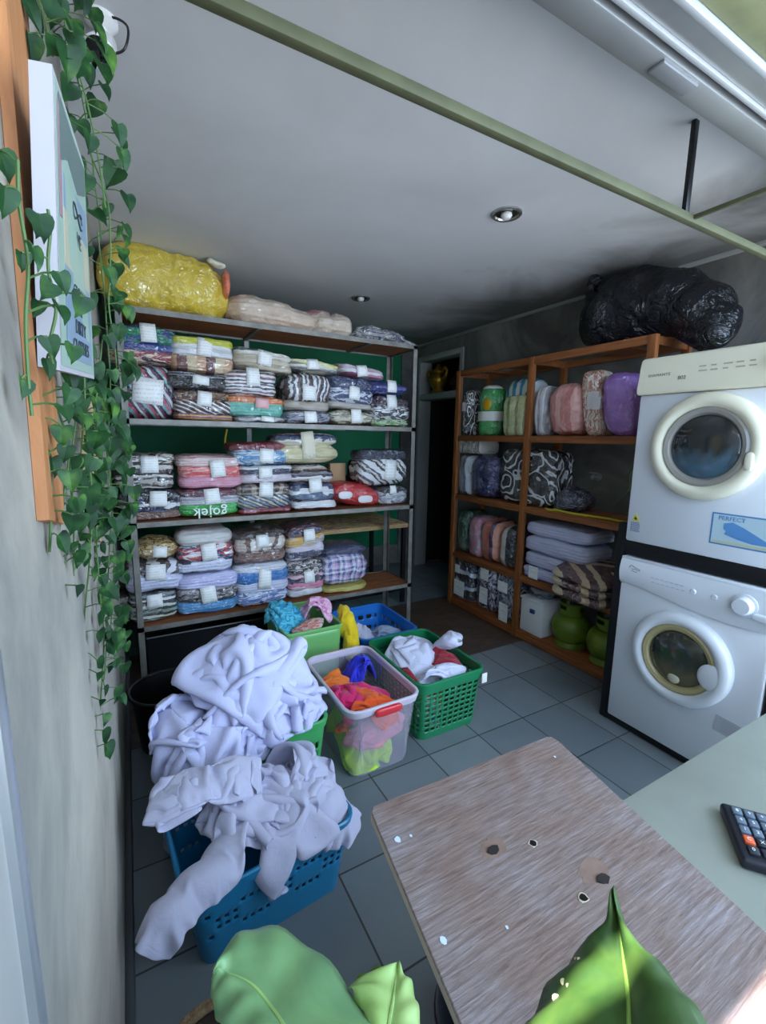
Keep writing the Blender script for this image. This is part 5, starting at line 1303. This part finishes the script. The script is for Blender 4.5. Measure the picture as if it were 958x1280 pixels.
heap('neon_garment', 'neon yellow garment seen through the bottom of the clear bin', 'garment', [((0.80, 1.575, 0.085), (0.085, 0.075, 0.095)), ((0.90, 1.57, 0.075), (0.10, 0.075, 0.075)), ((0.86, 1.75, 0.09), (0.12, 0.13, 0.08))], fabric('neon_yellow', c3(206, 250, 40)), 41, grp=G3)
heap('orange_garment', 'coiled orange garment on top in the clear bin, nearest its front clip', 'garment', [((0.80, 1.57, 0.24), (0.105, 0.095, 0.075)), ((0.88, 1.60, 0.23), (0.10, 0.09, 0.07))], fabric('orange_cotton', c3(236, 92, 24)), 42, grp=G3)
garment('orange_garment', 'rolled orange sleeve curling round the clothes in the clear bin', 'garment', sweep([(0.755, 1.72, 0.245), (0.80, 1.68, 0.265), (0.87, 1.62, 0.265), (0.90, 1.55, 0.245), (0.86, 1.51, 0.22)], [0.03, 0.04, 0.042, 0.036, 0.02], 0.8), fabric('orange_cotton', c3(236, 92, 24)), 43, 10, 0.018, grp=G3)
heap('orange_garment', 'bright orange fold at the back of the clear bin beside the blue cloth', 'garment', [((0.78, 1.82, 0.24), (0.07, 0.09, 0.055)), ((0.84, 1.84, 0.235), (0.06, 0.07, 0.05))], fabric('light_orange', c3(244, 124, 34)), 44, grp=G3)
heap('pink_garment', 'hot pink garment along the far wall of the clear bin', 'garment', [((0.945, 1.66, 0.24), (0.065, 0.15, 0.075)), ((0.90, 1.75, 0.245), (0.11, 0.08, 0.06)), ((0.80, 1.74, 0.235), (0.10, 0.06, 0.05))], fabric('hot_pink', c3(220, 26, 104)), 45, grp=G3)
heap('blue_garment', 'royal blue garment standing up in the back corner of the clear bin', 'garment', [((0.95, 1.86, 0.24), (0.07, 0.08, 0.08)), ((0.98, 1.89, 0.29), (0.05, 0.05, 0.07)), ((0.90, 1.84, 0.27), (0.06, 0.05, 0.05))], fabric('royal_blue', c3(40, 50, 206)), 46, grp=G3)
heap('pale_garment', 'pale pink cloth pressed against the wall inside the clear bin', 'garment', [((0.80, 1.545, 0.18), (0.09, 0.06, 0.06)), ((0.92, 1.55, 0.18), (0.08, 0.06, 0.06))], fabric('pale_pink', c3(226, 150, 156)), 47, grp=G3)

# green basket right of the bin
gk, GM = basket('laundry_basket', 'green slotted basket holding white cloths and a red one, beside the clear bin', 'laundry basket', 1.075, 1.475, 1.535, 2.075, 0.30, M_GRNB, taper=0.90, holes=lambda j, k: 3 <= j <= 17 and j % 2 == 1 and k % 3 != 0, grp='plastic laundry baskets', rows=22, rim_h=0.05, step=0.012, lip=0.012)
obj('tag', bx(1.43, 1.462, 1.524, 1.527, 0.235, 0.285, 0.001), M_PAPER, gk)
G4 = 'cloths in the green slotted basket'
heap('white_cloth', 'broad crumpled white cloth at the back of the green slotted basket', 'cloth', [((1.22, 1.84, 0.28), (0.14, 0.17, 0.085)), ((1.16, 1.74, 0.27), (0.075, 0.12, 0.07)), ((1.31, 1.88, 0.28), (0.12, 0.12, 0.08))], M_WHITEC, 51, 8, 0.036, 6, G4)
heap('white_cloth', 'smooth white cloth over the front of the green slotted basket', 'cloth', [((1.20, 1.63, 0.275), (0.115, 0.085, 0.06)), ((1.30, 1.64, 0.275), (0.09, 0.08, 0.06))], M_WHITEC, 52, 6, 0.020, 5, G4)
garment('white_cloth', 'white cloth corner fanning up above the red cloth in the green slotted basket', 'cloth', sweep([(1.37, 1.82, 0.30), (1.385, 1.79, 0.335), (1.41, 1.74, 0.375), (1.425, 1.715, 0.40)], [0.025, 0.04, 0.062, 0.045], 0.6), M_WHITEC, 53, 8, 0.016, (1, 1, 1), grp=G4)
heap('red_cloth', 'dark red cloth near the handle of the green slotted basket', 'cloth', [((1.385, 1.68, 0.28), (0.065, 0.11, 0.06)), ((1.33, 1.74, 0.275), (0.08, 0.08, 0.055))], fabric('dark_red', c3(150, 20, 40)), 54, 8, 0.028, 5, G4)
heap('red_cloth', 'second dark red cloth showing at the bin side of the green slotted basket', 'cloth', [((1.115, 1.70, 0.275), (0.03, 0.07, 0.04))], fabric('dark_red', c3(150, 20, 40)), 55, 9, 0.02, 5, G4)
heap('printed_cloth', 'yellow and blue printed cloth seen through the slots of the green basket', 'cloth', [((1.27, 1.68, 0.13), (0.15, 0.10, 0.11)), ((1.27, 1.85, 0.13), (0.14, 0.13, 0.11))], cloth([(214, 206, 150), (60, 100, 150), (226, 226, 226), (180, 160, 80)], 'blotch', 7, film=False), 56, 8, 0.03, 5, G4)

# blue basket at the back
basket('laundry_basket', 'bright blue basket of grey cloths under the end of the metal rack', 'laundry basket', 1.10, 1.50, 2.16, 2.66, 0.255, M_BLUE, holes=lambda j, k: 7 <= j <= 16 and (j // 3) % 2 == 0 and j % 3 != 0 and k % 5 not in (0, 1), grp='plastic laundry baskets', rows=20, step=0.013, handle=False)
G5 = 'cloths in the bright blue basket'
heap('grey_white_cloth', 'white crumpled cloth in the bright blue basket', 'cloth', [((1.22, 2.38, 0.16), (0.10, 0.13, 0.08)), ((1.20, 2.46, 0.15), (0.08, 0.10, 0.07))], M_WHITEC, 61, 10, 0.036, 5, G5)
heap('grey_white_cloth', 'blue grey crumpled cloth next to the white one in the bright blue basket', 'cloth', [((1.37, 2.40, 0.155), (0.095, 0.13, 0.07)), ((1.32, 2.32, 0.15), (0.09, 0.09, 0.06))], fabric('blue_grey_cloth', c3(158, 172, 196)), 62, 10, 0.034, 5, G5)
heap('brown_cloth', 'brown cloth low in the bright blue basket', 'cloth', [((1.25, 2.28, 0.10), (0.10, 0.07, 0.06))], fabric('brown_cloth', c3(130, 96, 84)), 63, 9, 0.02, 5, G5)
# light green box of coloured clothes
basket('storage_tub', 'light green tub of turquoise and pink clothes in front of the metal rack', 'storage tub', 0.66, 1.00, 2.18, 2.62, 0.37, M_LIME, taper=0.92, r=0.03, handle=False, rows=8, rim_h=0.02, step=0.02)
t_ = prop(obj('tub_sticker', bx(0.70, 0.78, 2.183, 2.1865, 0.27, 0.33, 0.001), pbr('tub_sticker', c3(196, 176, 60), 0.4)), 'small yellow sticker on the front of the light green tub', 'sticker')
G6 = 'coloured clothes in the light green tub'
heap('turquoise_garment', 'turquoise garment heaped at the wall side of the light green tub', 'garment', [((0.74, 2.40, 0.39), (0.11, 0.14, 0.09)), ((0.68, 2.36, 0.375), (0.07, 0.09, 0.06)), ((0.78, 2.42, 0.42), (0.06, 0.07, 0.06))], cloth([(60, 160, 190), (90, 190, 210), (40, 130, 170)], 'blotch', 5, film=False), 71, 9, 0.035, 5, G6)
heap('pink_printed_garment', 'pale pink printed garment on top of the light green tub', 'garment', [((0.89, 2.40, 0.40), (0.10, 0.12, 0.10)), ((0.94, 2.36, 0.39), (0.06, 0.08, 0.07))], cloth([(226, 170, 200), (236, 196, 214), (210, 140, 180)], 'blotch', 5, film=False), 72, 10, 0.035, 5, G6)
heap('red_printed_garment', 'rust red and grey printed cloth at the front of the light green tub', 'garment', [((0.79, 2.26, 0.365), (0.075, 0.06, 0.045)), ((0.86, 2.26, 0.36), (0.05, 0.05, 0.04))], cloth([(206, 90, 76), (190, 186, 180), (226, 140, 120)], 'blotch', 6, film=False), 73, 10, 0.028, 5, G6)
garment('yellow_cloth', 'bright yellow cloth draped between the light green tub and the blue basket', 'cloth', sweep([(1.045, 2.33, 0.405), (1.04, 2.27, 0.37), (1.05, 2.20, 0.31), (1.04, 2.16, 0.22), (1.05, 2.15, 0.12)], [0.025, 0.045, 0.045, 0.042, 0.035], 1.0), fabric('bright_yellow', c3(232, 196, 24)), 74, 11, 0.03, (1, 1, 0.5))

# ---------------------------------------------------------------- counter, board, calculator
tb = thing('counter_table', 'grey green painted counter table beneath the loose plywood board', 'table', (1.2, 0.0, 0))
obj('tabletop', bx(0.44, 2.0, -0.40, 0.40, 0.755, 0.782, 0.003), pbr('grey_green_top', c3(146, 150, 140), 0.45, var=0.10, vscale=5), tb)
for x in (0.50, 1.94):
    for y in (-0.34, 0.30): obj('leg', bx(x - 0.022, x + 0.022, y - 0.022, y + 0.022, 0, 0.757, 0.002), M_STEEL, tb)
obj('apron', bx(0.52, 1.92, 0.30, 0.325, 0.66, 0.757, 0.002), M_STEEL, tb)
# weathered plywood: greyed grain with worn brown patches
t = NT('weathered_ply')
rotz = math.radians(7)
v = t.coords('Object', (3.0, 46, 8), (0, 0, rotz))
v2 = t.coords('Object')
gr = t.noise(v, 5.0, 7, 0.5, 0.7)
cl = t.noise(v2, 7, 5, 0.5)
grey = t.ramp(gr, [(0.36, c3(118, 102, 98)), (0.52, c3(140, 126, 124)), (0.68, c3(164, 156, 160))])
brn = t.ramp(gr, [(0.35, c3(106, 82, 72)), (0.65, c3(146, 124, 114))])
t.l(t.mix(t.ramp(cl, [(0.36, (0, 0, 0)), (0.60, (1, 1, 1))]), grey, brn), t.b.inputs['Base Color'])
t.b.inputs['Roughness'].default_value = 0.7
t.l(t.bump(gr, 0.35, 0.004), t.b.inputs['Normal'])
bd = thing('plywood_board', 'weathered plywood board with bolt holes lying on the counter table', 'board', (0.48, 0.3, 0.783))
pts = [(0.318, 0.578), (0.309, 0.568), (0.307, 0.556), (0.225, 0.03), (0.210, -0.10), (0.610, -0.12), (0.655, 0.155), (0.728, 0.545), (0.726, 0.560), (0.716, 0.566)]
bm = prism(pts, 2, 0.783, 0.800)
bmesh.ops.bevel(bm, geom=[e for e in bm.edges if abs(e.verts[0].co.z - e.verts[1].co.z) < 1e-4], offset=0.0015, segments=1, affect='EDGES')
obj('board', bm, t.m, bd, False)
bm = prism([(p[0] * 1.0015 - 0.0007, p[1] * 1.0015 - 0.0005) for p in pts], 2, 0.7845, 0.7965)
obj('cut_edge', bm, pbr('pale_cut_edge', c3(196, 180, 160), 0.8), bd, False)
def blob2(x, y, rx, ry, seed, n=14, z0=0.7995, z1=0.8008, rot=0.3):
    rn = random.Random(seed)
    return prism([(x + rx * rn.uniform(0.7, 1.1) * math.cos(2 * PI * k / n + rot), y + ry * rn.uniform(0.7, 1.1) * math.sin(2 * PI * k / n + rot)) for k in range(n)], 2, z0, z1)
M_RUST = pbr('rust_stain', c3(134, 108, 96), 0.85, var=0.2, vscale=40)
for i, (x, y, rx, ry) in enumerate(((0.440, 0.424, 0.026, 0.017), (0.540, 0.330, 0.028, 0.019))): obj('worn_patch', blob2(x, y, rx, ry, 20 + i, 18, 0.7995, 0.8004), M_RUST, bd, False)
for i, (x, y, rx, ry) in enumerate(((0.436, 0.421, 0.011, 0.008), (0.540, 0.314, 0.012, 0.0085))): obj('bolt_head', blob2(x, y, rx, ry, i, 7, 0.7995, 0.8022), pbr('dark_bolt', c3(66, 60, 58), 0.5, 0.6), bd, False)
for i, (x, y) in enumerate(((0.497, 0.401), (0.493, 0.310))):
    obj('splintered_rim', blob2(x, y, 0.0080, 0.0072, 40 + i, 11, 0.7995, 0.8010), pbr('pale_splinter', c3(206, 190, 164), 0.8), bd, False)
    obj('bolt_hole', blob2(x, y, 0.0062, 0.0055, 50 + i, 10, 0.7995, 0.8014), M_BLACK, bd, False)
for i, (x, y, r_) in enumerate(((0.321, 0.504, 0.005), (0.297, 0.358, 0.0045), (0.376, 0.332, 0.002), (0.682, 0.516, 0.002), (0.342, 0.500, 0.002))): obj('paint_fleck', blob2(x, y, r_, r_ * 1.2, 60 + i, 8), pbr('white_fleck', c3(206, 220, 240), 0.6), bd, False)
# calculator
CM = Matrix(((0.795, 0.607, 0, 0.746), (0.607, -0.795, 0, 0.232), (0, 0, -1, 0.783), (0, 0, 0, 1)))
e1, e2 = Vector((0.795, 0.607, 0)), Vector((0.607, -0.795, 0))
CM = Matrix((e2, e1, Vector((0, 0, 1)))).transposed().to_4x4(); CM.translation = (0.750, 0.236, 0.7825)
ca = thing('calculator', 'black desktop calculator with grey keys and one orange key on the counter table', 'calculator', (0.85, 0.24, 0.7825))
obj('case', bx(0, 0.185, 0, 0.118, 0.0, 0.018, 0.006, 3), pbr('navy_black_case', c3(26, 28, 40), 0.4), ca, M=CM.copy())
M_KEY = pbr('grey_key', c3(92, 106, 122), 0.4); M_KEYD = pbr('dark_key', c3(36, 40, 52), 0.4); M_KEYO = pbr('orange_key', c3(222, 96, 56), 0.4)
keytxt = [['0', '.', '=', '+'], ['C', 'X', '-', 'M'], ['1', '2', '3', '%'], ['4', '5', '6', '7'], ['8', '9', '+', 'x']]
for j in range(5):
    for i in range(7):
        if j == 1 and i == 1: pass
        x = 0.012 + i * 0.0165; y = 0.012 + j * 0.0198
        mt = M_KEYO if (j == 1 and i == 0) else (M_KEYD if j == 0 or (j == 1 and i in (1, 2)) else M_KEY)
        w = 0.0135
        bm = bx(x, x + w, y, y + 0.0155, 0.0165, 0.0225, 0.0018)
        k_ = obj('key', bm, mt, ca, M=CM.copy(), label='orange key' if mt is M_KEYO else None)
        if i < 4: text(keytxt[j][i], 0.008, M_PAPER, CM @ tr(x + w / 2, y + 0.0078, 0.0226) @ Matrix.Rotation(-PI / 2 + PI / 2, 4, 'Z'), k_, name='key_mark')
obj('display', bx(0.135, 0.178, 0.015, 0.103, 0.017, 0.0195, 0.001), pbr('lcd', c3(130, 142, 128), 0.2), ca, M=CM.copy())
# dark helmet under the board
hm = thing('helmet', 'black rounded helmet on the floor under the edge of the plywood board', 'helmet', (0.64, 0.66, 0))
bm = star((0.66, 0.62, 0.10), [((0.66, 0.62, 0.09), (0.125, 0.12, 0.13))], 5)
for v in bm.verts: v.co.z = max(v.co.z, 0.002)
obj('shell', bm, pbr('gloss_navy', c3(20, 26, 40), 0.2, coat=0.6), hm)
bm = bmesh.new(); lathe(bm, [(0.124, 0.05), (0.1275, 0.055), (0.1275, 0.066), (0.124, 0.07)], 40, tr(0.66, 0.62)); obj('trim_band', bm, pbr('maroon_band', c3(70, 34, 36), 0.4), hm)

# ---------------------------------------------------------------- wall boards, sign, ivy, camera
bm = bmesh.new()
q = [(0.641, 1.82), (0.70, 2.36), (0.905, 2.36), (0.84, 1.98), (0.704, 1.283), (0.581, 1.309)]
bm = prism(q, 0, -0.0865, -0.0755)
wb = prop(obj('wall_board', bm, M_LEFTBOARD, None, False), 'upright orange brown board fixed to the cement wall behind the lightweight sign', 'board')
bm = prism([(1.16, 1.75), (1.62, 1.85), (1.60, 1.30), (1.50, 1.22), (1.46, 1.26), (1.36, 1.12), (1.22, 1.16)], 0, -0.0865, -0.072)
wp = prop(obj('wall_board', bm, M_PALEPLY, None, False), 'pale broken plywood piece on the cement wall behind the ivy', 'board')
bm = prism([(1.70, 1.85), (1.84, 1.85), (1.80, 1.10), (1.70, 1.12)], 0, -0.0865, -0.074)
prop(obj('wall_board', bm, pbr('dark_board', c3(52, 42, 50), 0.7), None, False), 'narrow dark board beside the pale plywood on the cement wall', 'board')
S = [Vector(p) for p in SIGN]
sg = thing('advert_sign', 'white edged sign with pale blue printing hung on the wall board among ivy', 'sign', S[1])
TL, BL, TR, BR, BTL, BBL = S
thick_t, thick_b = BTL - TL, BBL - BL
bm = bmesh.new()
vv = [bm.verts.new(p) for p in (TL, BL, BR, TR, TL + thick_t, BL + thick_b, BR + thick_b, TR + thick_t)]
for f in ((0, 1, 2, 3), (7, 6, 5, 4), (0, 4, 5, 1), (1, 5, 6, 2), (2, 6, 7, 3), (3, 7, 4, 0)): bm.faces.new([vv[i] for i in f])
bmesh.ops.recalc_face_normals(bm, faces=bm.faces)
obj('sign_box', bm, pbr('sign_white', c3(178, 172, 176), 0.4), sg, False)
nrm = (BR - BL).cross(TL - BL).normalized()
def face(u, v, d=0.0006):
    a = TL.lerp(TR, u); b = BL.lerp(BR, u)
    return b.lerp(a, v) + nrm * d
def panel(name, uv, mat, d, parent):
    bm = bmesh.new()
    F_ = [bm.verts.new(face(u, v, d)) for u, v in uv]; Bk = [bm.verts.new(face(u, v, d - 0.0004)) for u, v in uv]
    bm.faces.new(F_); bm.faces.new(Bk[::-1])
    for i in range(len(uv)): bm.faces.new((F_[i], Bk[i], Bk[(i + 1) % len(uv)], F_[(i + 1) % len(uv)]))
    bmesh.ops.recalc_face_normals(bm, faces=bm.faces)
    return obj(name, bm, mat, parent, False)
p0 = panel('sign_face', [(0.03, 0.02), (0.97, 0.02), (0.97, 0.98), (0.03, 0.98)], pbr('sign_mint', c3(146, 168, 152), 0.35), 0.0008, sg)
panel('blue_field', [(0.16, 0.06), (0.90, 0.06), (0.90, 0.40), (0.16, 0.40)], pbr('sign_blue', c3(122, 142, 160), 0.35), 0.0014, p0)
panel('cream_field', [(0.16, 0.40), (0.90, 0.40), (0.90, 0.60), (0.16, 0.60)], pbr('sign_cream', c3(178, 170, 146), 0.35), 0.0014, p0)
panel('blue_field', [(0.16, 0.60), (0.90, 0.60), (0.90, 0.76), (0.16, 0.72)], pbr('sign_blue', c3(122, 142, 160), 0.35), 0.0014, p0)
panel('white_swirl', [(0.10, 0.74), (0.3, 0.80), (0.6, 0.76), (0.92, 0.84), (0.92, 0.96), (0.5, 0.95), (0.10, 0.96)], pbr('sign_grey', c3(92, 108, 104), 0.35), 0.0016, p0)
panel('pink_strip', [(0.07, 0.55), (0.13, 0.55), (0.13, 0.90), (0.07, 0.94)], pbr('sign_pink', c3(160, 122, 130), 0.35), 0.0014, p0)
uu = (BR - BL).normalized(); vz = (TL - BL).normalized()
wS, hS = (BR - BL).length, (TL - BL).length
def sign_text(s_, u, v, size, m):
    text(s_, size, m, frame_M(face(u, v, 0.0020), uu, vz), p0, extrude=0.0003)
M_INK = pbr('sign_ink', c3(40, 52, 60), 0.4)
sign_text('WE', 0.54, 0.56, 0.024, M_INK)
sign_text('CLEAN', 0.53, 0.335, 0.023, M_INK); sign_text('UR', 0.53, 0.27, 0.018, M_INK)
sign_text('DIRTY', 0.53, 0.195, 0.023, M_INK); sign_text('CLOTHES', 0.53, 0.115, 0.023, M_INK)
bm = tube(bmesh.new(), [face(0.3 + 0.3 * math.cos(a) * 0.5 + 0.25, 0.66 + 0.03 * math.sin(2 * a), 0.0018) for a in [i * 0.45 for i in range(14)]], 0.0014, 5); obj('script_mark', bm, M_INK, p0)

# ivy
M_STEM = pbr('ivy_stem', c3(74, 104, 50), 0.6)
t = NT('ivy_leaf')
v = t.coords('Object')
f = t.noise(v, 26, 3)
t.l(t.ramp(f, [(0.32, c3(14, 40, 20)), (0.54, c3(28, 66, 28)), (0.78, c3(84, 122, 48))]), t.b.inputs['Base Color'])
t.b.inputs['Roughness'].default_value = 0.5
t.b.inputs['Specular IOR Level'].default_value = 0.25
M_IVY = t.m
HEART = [(0.0, 0.0), (-0.10, 0.30), (-0.02, 0.47), (0.18, 0.50), (0.42, 0.42), (0.68, 0.27), (0.88, 0.10), (1.05, 0.0)]
def leaf(bm, base, d, nrm, size):
    d = d.normalized(); s_ = d.cross(nrm).normalized(); n_ = s_.cross(d)
    mids = []; Ls = []; Rs = []
    for t_, w in HEART:
        c = base + d * (t_ * size) - n_ * (0.25 * size * max(0, t_) ** 2)
        if w == 0: q_ = bm.verts.new(c); mids.append(q_); Ls.append(q_); Rs.append(q_)
        else:
            mids.append(bm.verts.new(base + d * (max(0.0, t_) * size) - n_ * (0.25 * size * max(0, t_) ** 2) - n_ * 0.03 * size))
            Ls.append(bm.verts.new(c + s_ * (w * size) + n_ * 0.08 * size)); Rs.append(bm.verts.new(c - s_ * (w * size) + n_ * 0.08 * size))
    for i in range(len(HEART) - 1):
        for S_ in (Ls, Rs):
            f_ = []
            for q_ in (mids[i], S_[i], S_[i + 1], mids[i + 1]):
                if q_ not in f_: f_.append(q_)
            if len(f_) >= 3: bm.faces.new(f_)
VLAB = ['thin ivy strand crossing the orange brown board nearest the camera', 'ivy strand lying over the white edge of the sign', 'ivy strand hanging from the ceiling beside the security camera', 'ivy strand running down behind the top of the sign',
        'ivy strand hanging free in front of the yellow quilt', 'ivy strand falling from the sign past the first rack post', 'short ivy strand below the sign with its lowest leaf alone on the bare wall', 'ivy strand hanging over the lower end of the orange brown board',
        'longest ivy strand, ending lowest on the cement wall', 'ivy strand trailing beside the longest one, nearer the rack', 'dense ivy strand along the pale plywood piece', 'ivy strand closest to the lower rack shelves', 'few leaved ivy strand at the foot of the orange brown board', 'dark ivy clump above the sign at the ceiling',
        'bushy ivy strand just under the sign', 'ivy strand tangled between the sign and the dark board']
for i, (sz, n, path) in enumerate(VINES):
    sz *= 0.66; n = int(n * 1.35)
    rn = random.Random(100 + i)
    P = spline(path, 8)
    iv = thing('ivy_vine', VLAB[i], 'ivy', P[-1], 'ivy strands on the cement wall')
    bs = bmesh.new(); tube(bs, P, 0.0016 if sz < 0.04 else 0.0022, 6)
    bl = bmesh.new()
    for k in range(n):
        a = (k + rn.uniform(0.1, 0.9)) / n * (len(P) - 1)
        p = P[int(a)].copy()
        side = Vector((rn.uniform(0.1, 1.0) * (1 if rn.random() < 0.7 else -0.6), rn.uniform(-0.8, 0.5), rn.uniform(-0.3, 0.35)))
        tip = p + side.normalized() * sz * rn.uniform(0.7, 1.5)
        if tip.x < -0.074: tip.x = -0.074
        tube(bs, [p, p.lerp(tip, 0.5) + Vector((0, 0, 0.1 * sz)), tip], 0.0010, 5)
        d = Vector((rn.uniform(-0.3, 0.5), rn.uniform(-0.5, 0.3), rn.uniform(-1.2, -0.4)))
        nr = Vector((rn.uniform(0.2, 1.0), rn.uniform(-1.2, -0.4), rn.uniform(0.0, 0.5)))
        leaf(bl, tip, d, nr, sz * rn.uniform(0.75, 1.15))
    for v in bl.verts: v.co.x = max(v.co.x, -0.0745)
    obj('stem', bs, M_STEM, iv); obj('foliage', bl, M_IVY, iv, angle=60)

# security camera
cc = thing('security_camera', 'small white bullet security camera with a black lens under the ceiling', 'security camera', (0.012, 1.42, H))
bm = bmesh.new(); lathe(bm, [(0, 0), (0.036, 0), (0.036, -0.010), (0.026, -0.020), (0.014, -0.024), (0.013, -0.05), (0, -0.052)], 32, tr(0.012, 1.42, H)); obj('ceiling_mount', bm, M_WHITEPL, cc)
dirv = Vector((-0.10, -0.62, -0.55)).normalized(); xx = dirv.cross(Vector((0, 0, 1))).normalized(); yy = dirv.cross(xx)
BMx = Matrix((xx, yy, dirv)).transposed().to_4x4(); BMx.translation = (0.014, 1.42, H - 0.055)
bm = bmesh.new(); lathe(bm, [(0, -0.03), (0.022, -0.03), (0.026, -0.024), (0.028, 0.02), (0.031, 0.075), (0.031, 0.088), (0.027, 0.090)], 32, BMx); obj('housing', bm, M_WHITEPL, cc)
bm = bmesh.new(); lathe(bm, [(0.0275, 0.086), (0.027, 0.092), (0.018, 0.099), (0, 0.102)], 32, BMx); obj('lens', bm, pbr('lens_black', c3(10, 10, 18), 0.06, coat=1.0), cc)
bm = tube(bmesh.new(), spline([(0.0, 1.44, H - 0.02), (0.03, 1.40, H - 0.005), (0.065, 1.37, H - 0.03), (0.055, 1.37, H - 0.08), (0.02, 1.40, H - 0.085)]), 0.0028, 8); obj('cable', bm, M_BLACK, cc)

# ---------------------------------------------------------------- plant in front
def plant_leaf_bm(D, curl=0.010, k=7):
    Mi, Lf, Rt = [spline(D[c], 6) for c in 'MLR']
    n = min(len(Mi), len(Lf), len(Rt))
    bm = bmesh.new()
    G = []
    eye = Vector((0, 0, 1.4))
    for i in range(n):
        row = []
        up_ = (Rt[i] - Lf[i]).cross(Mi[min(i + 1, n - 1)] - Mi[max(i - 1, 0)])
        up_ = up_.normalized() if up_.length > 1e-9 else Vector((0, 0, 1))
        if up_.z < 0: up_ = -up_
        for j in range(-k, k + 1):
            s_ = abs(j) / k
            p = Mi[i].lerp(Lf[i] if j < 0 else Rt[i], s_)
            row.append(bm.verts.new(p + up_ * (curl * math.sin(PI * s_) + 0.003 * s_ * math.sin(i * 0.9 + j * 0.2))))
        G.append(row)
    for i in range(n - 1):
        for j in range(2 * k):
            bm.faces.new((G[i][j], G[i][j + 1], G[i + 1][j + 1], G[i + 1][j]))
    return bm, Mi
def leaf_mat(name, a, b):
    t = NT(name)
    v = t.coords('Object')
    f = t.noise(v, 14, 4, 0.8)
    col = t.ramp(f, [(0.35, c3(*a)), (0.65, c3(*b))])
    t.l(col, t.b.inputs['Base Color']); t.b.inputs['Roughness'].default_value = 0.38
    tl = t.n('ShaderNodeBsdfTranslucent'); t.l(col, tl.inputs[0])
    mx = t.n('ShaderNodeMixShader'); mx.inputs[0].default_value = 0.22
    t.l(t.b.outputs[0], mx.inputs[1]); t.l(tl.outputs[0], mx.inputs[2]); t.l(mx.outputs[0], t.out.inputs[0])
    return t.m
LM1 = leaf_mat('leaf_green', (122, 164, 114), (142, 184, 122)); LM2 = leaf_mat('leaf_lime', (160, 196, 108), (184, 212, 134)); LM3 = leaf_mat('leaf_deep', (52, 84, 38), (76, 104, 44)); LM4 = leaf_mat('leaf_dark', (84, 120, 40), (100, 136, 48))
pl = thing('potted_plant', 'broad leaved green plant in a brown woven rimmed pot beside the counter board', 'plant', (0.075, 0.63, 0))
M_RIB = leaf_mat('leaf_rib', (168, 206, 120), (190, 220, 140))
for nm, D, mt, curl, lab in (('leaf', LEAF_BROAD, LM1, 0.010, 'broad mid green leaf with a wavy edge'), ('leaf', LEAF_LIME, LM2, 0.006, 'small lime yellow curled leaf'), ('leaf', LEAF_POINT, LM3, 0.012, 'pointed glossy green leaf over the board')):
    bm, Mi = plant_leaf_bm(D, curl)
    lf = obj(nm, bm, mt, pl, angle=180, label=lab, solid=0.0007)
    n = len(Mi)
    rb_ = tube(bmesh.new(), [p + Vector((0, 0, 0.0010)) for p in Mi], [0.0008 + 0.0016 * i / n for i in range(n)], 6)
    obj('midrib', rb_, M_RIB if mt is not LM3 else leaf_mat('leaf_rib_deep', (120, 160, 66), (140, 176, 76)), lf)
    if D is LEAF_LIME:
        bm, _ = plant_leaf_bm(LEAF_CURL, 0.004); obj('rolled_edge', bm, LM4, lf, angle=180, solid=0.0007)
    if D is LEAF_POINT:
        from mathutils.bvhtree import BVHTree
        b2, _ = plant_leaf_bm(D, curl); tree = BVHTree.FromBMesh(b2)
        for i, s_ in enumerate(SPOTS):
            loc, nr, _i, _d = tree.find_nearest(Vector(s_))
            if nr.z < 0: nr = -nr
            bm = bmesh.new(); bmesh.ops.create_circle(bm, cap_ends=True, segments=12, radius=(0.0036, 0.003, 0.0018, 0.0018, 0.0016)[i])
            qm = nr.to_track_quat('Z', 'Y').to_matrix().to_4x4(); qm.translation = loc + nr * 0.0009
            obj('eaten_spot', bm, pbr('dry_spot', c3(196, 184, 140), 0.7), lf, False, M=qm, solid=0.0005)
        b2.free()
PX, PY = 0.075, 0.63
for e, mid in ((LEAF_BROAD['M'][-1], (0.10, 0.40, 0.60)), (LEAF_LIME['M'][-1], (0.15, 0.40, 0.58)), (LEAF_POINT['M'][-1], (0.16, 0.20, 0.62))):
    p1 = Vector(e)
    bm = tube(bmesh.new(), spline([(PX + 0.01, PY - 0.02, 0.28), Vector(mid), p1 + Vector((-0.02, -0.01, -0.10)), p1], 10), 0.0045, 8)
    obj('leaf_stalk', bm, pbr('stalk_green', c3(110, 150, 70), 0.5), pl)
bm = bmesh.new(); lathe(bm, [(0, 0.0), (0.095, 0.0), (0.102, 0.01), (0.118, 0.20), (0.122, 0.33), (0.112, 0.335), (0.108, 0.29), (0, 0.29)], 48, tr(PX, PY))
obj('pot', bm, pbr('woven_dark', c3(70, 54, 42), 0.85, bump=0.6, bscale=70), pl)
for rr, zz, rad in ((0.124, 0.345, 0.0075), (0.112, 0.352, 0.006)):
    ring = [Vector((PX + rr * math.cos(a), PY + rr * math.sin(a), zz)) for a in [2 * PI * i / 48 for i in range(49)]]
    obj('rope_rim', tube(bmesh.new(), ring, rad, 10), pbr('rope_tan', c3(134, 108, 78), 0.9, var=0.3, vscale=60, bump=0.8, bscale=160), pl)
bm = bmesh.new(); lathe(bm, [(0.107, 0.287), (0.08, 0.297), (0.04, 0.294), (0, 0.30)], 32, tr(PX, PY)); crumple(bm, 5, 30, 0.010)
obj('soil', bm, pbr('dry_soil', c3(122, 98, 88), 0.95, var=0.3, vscale=40), pl)
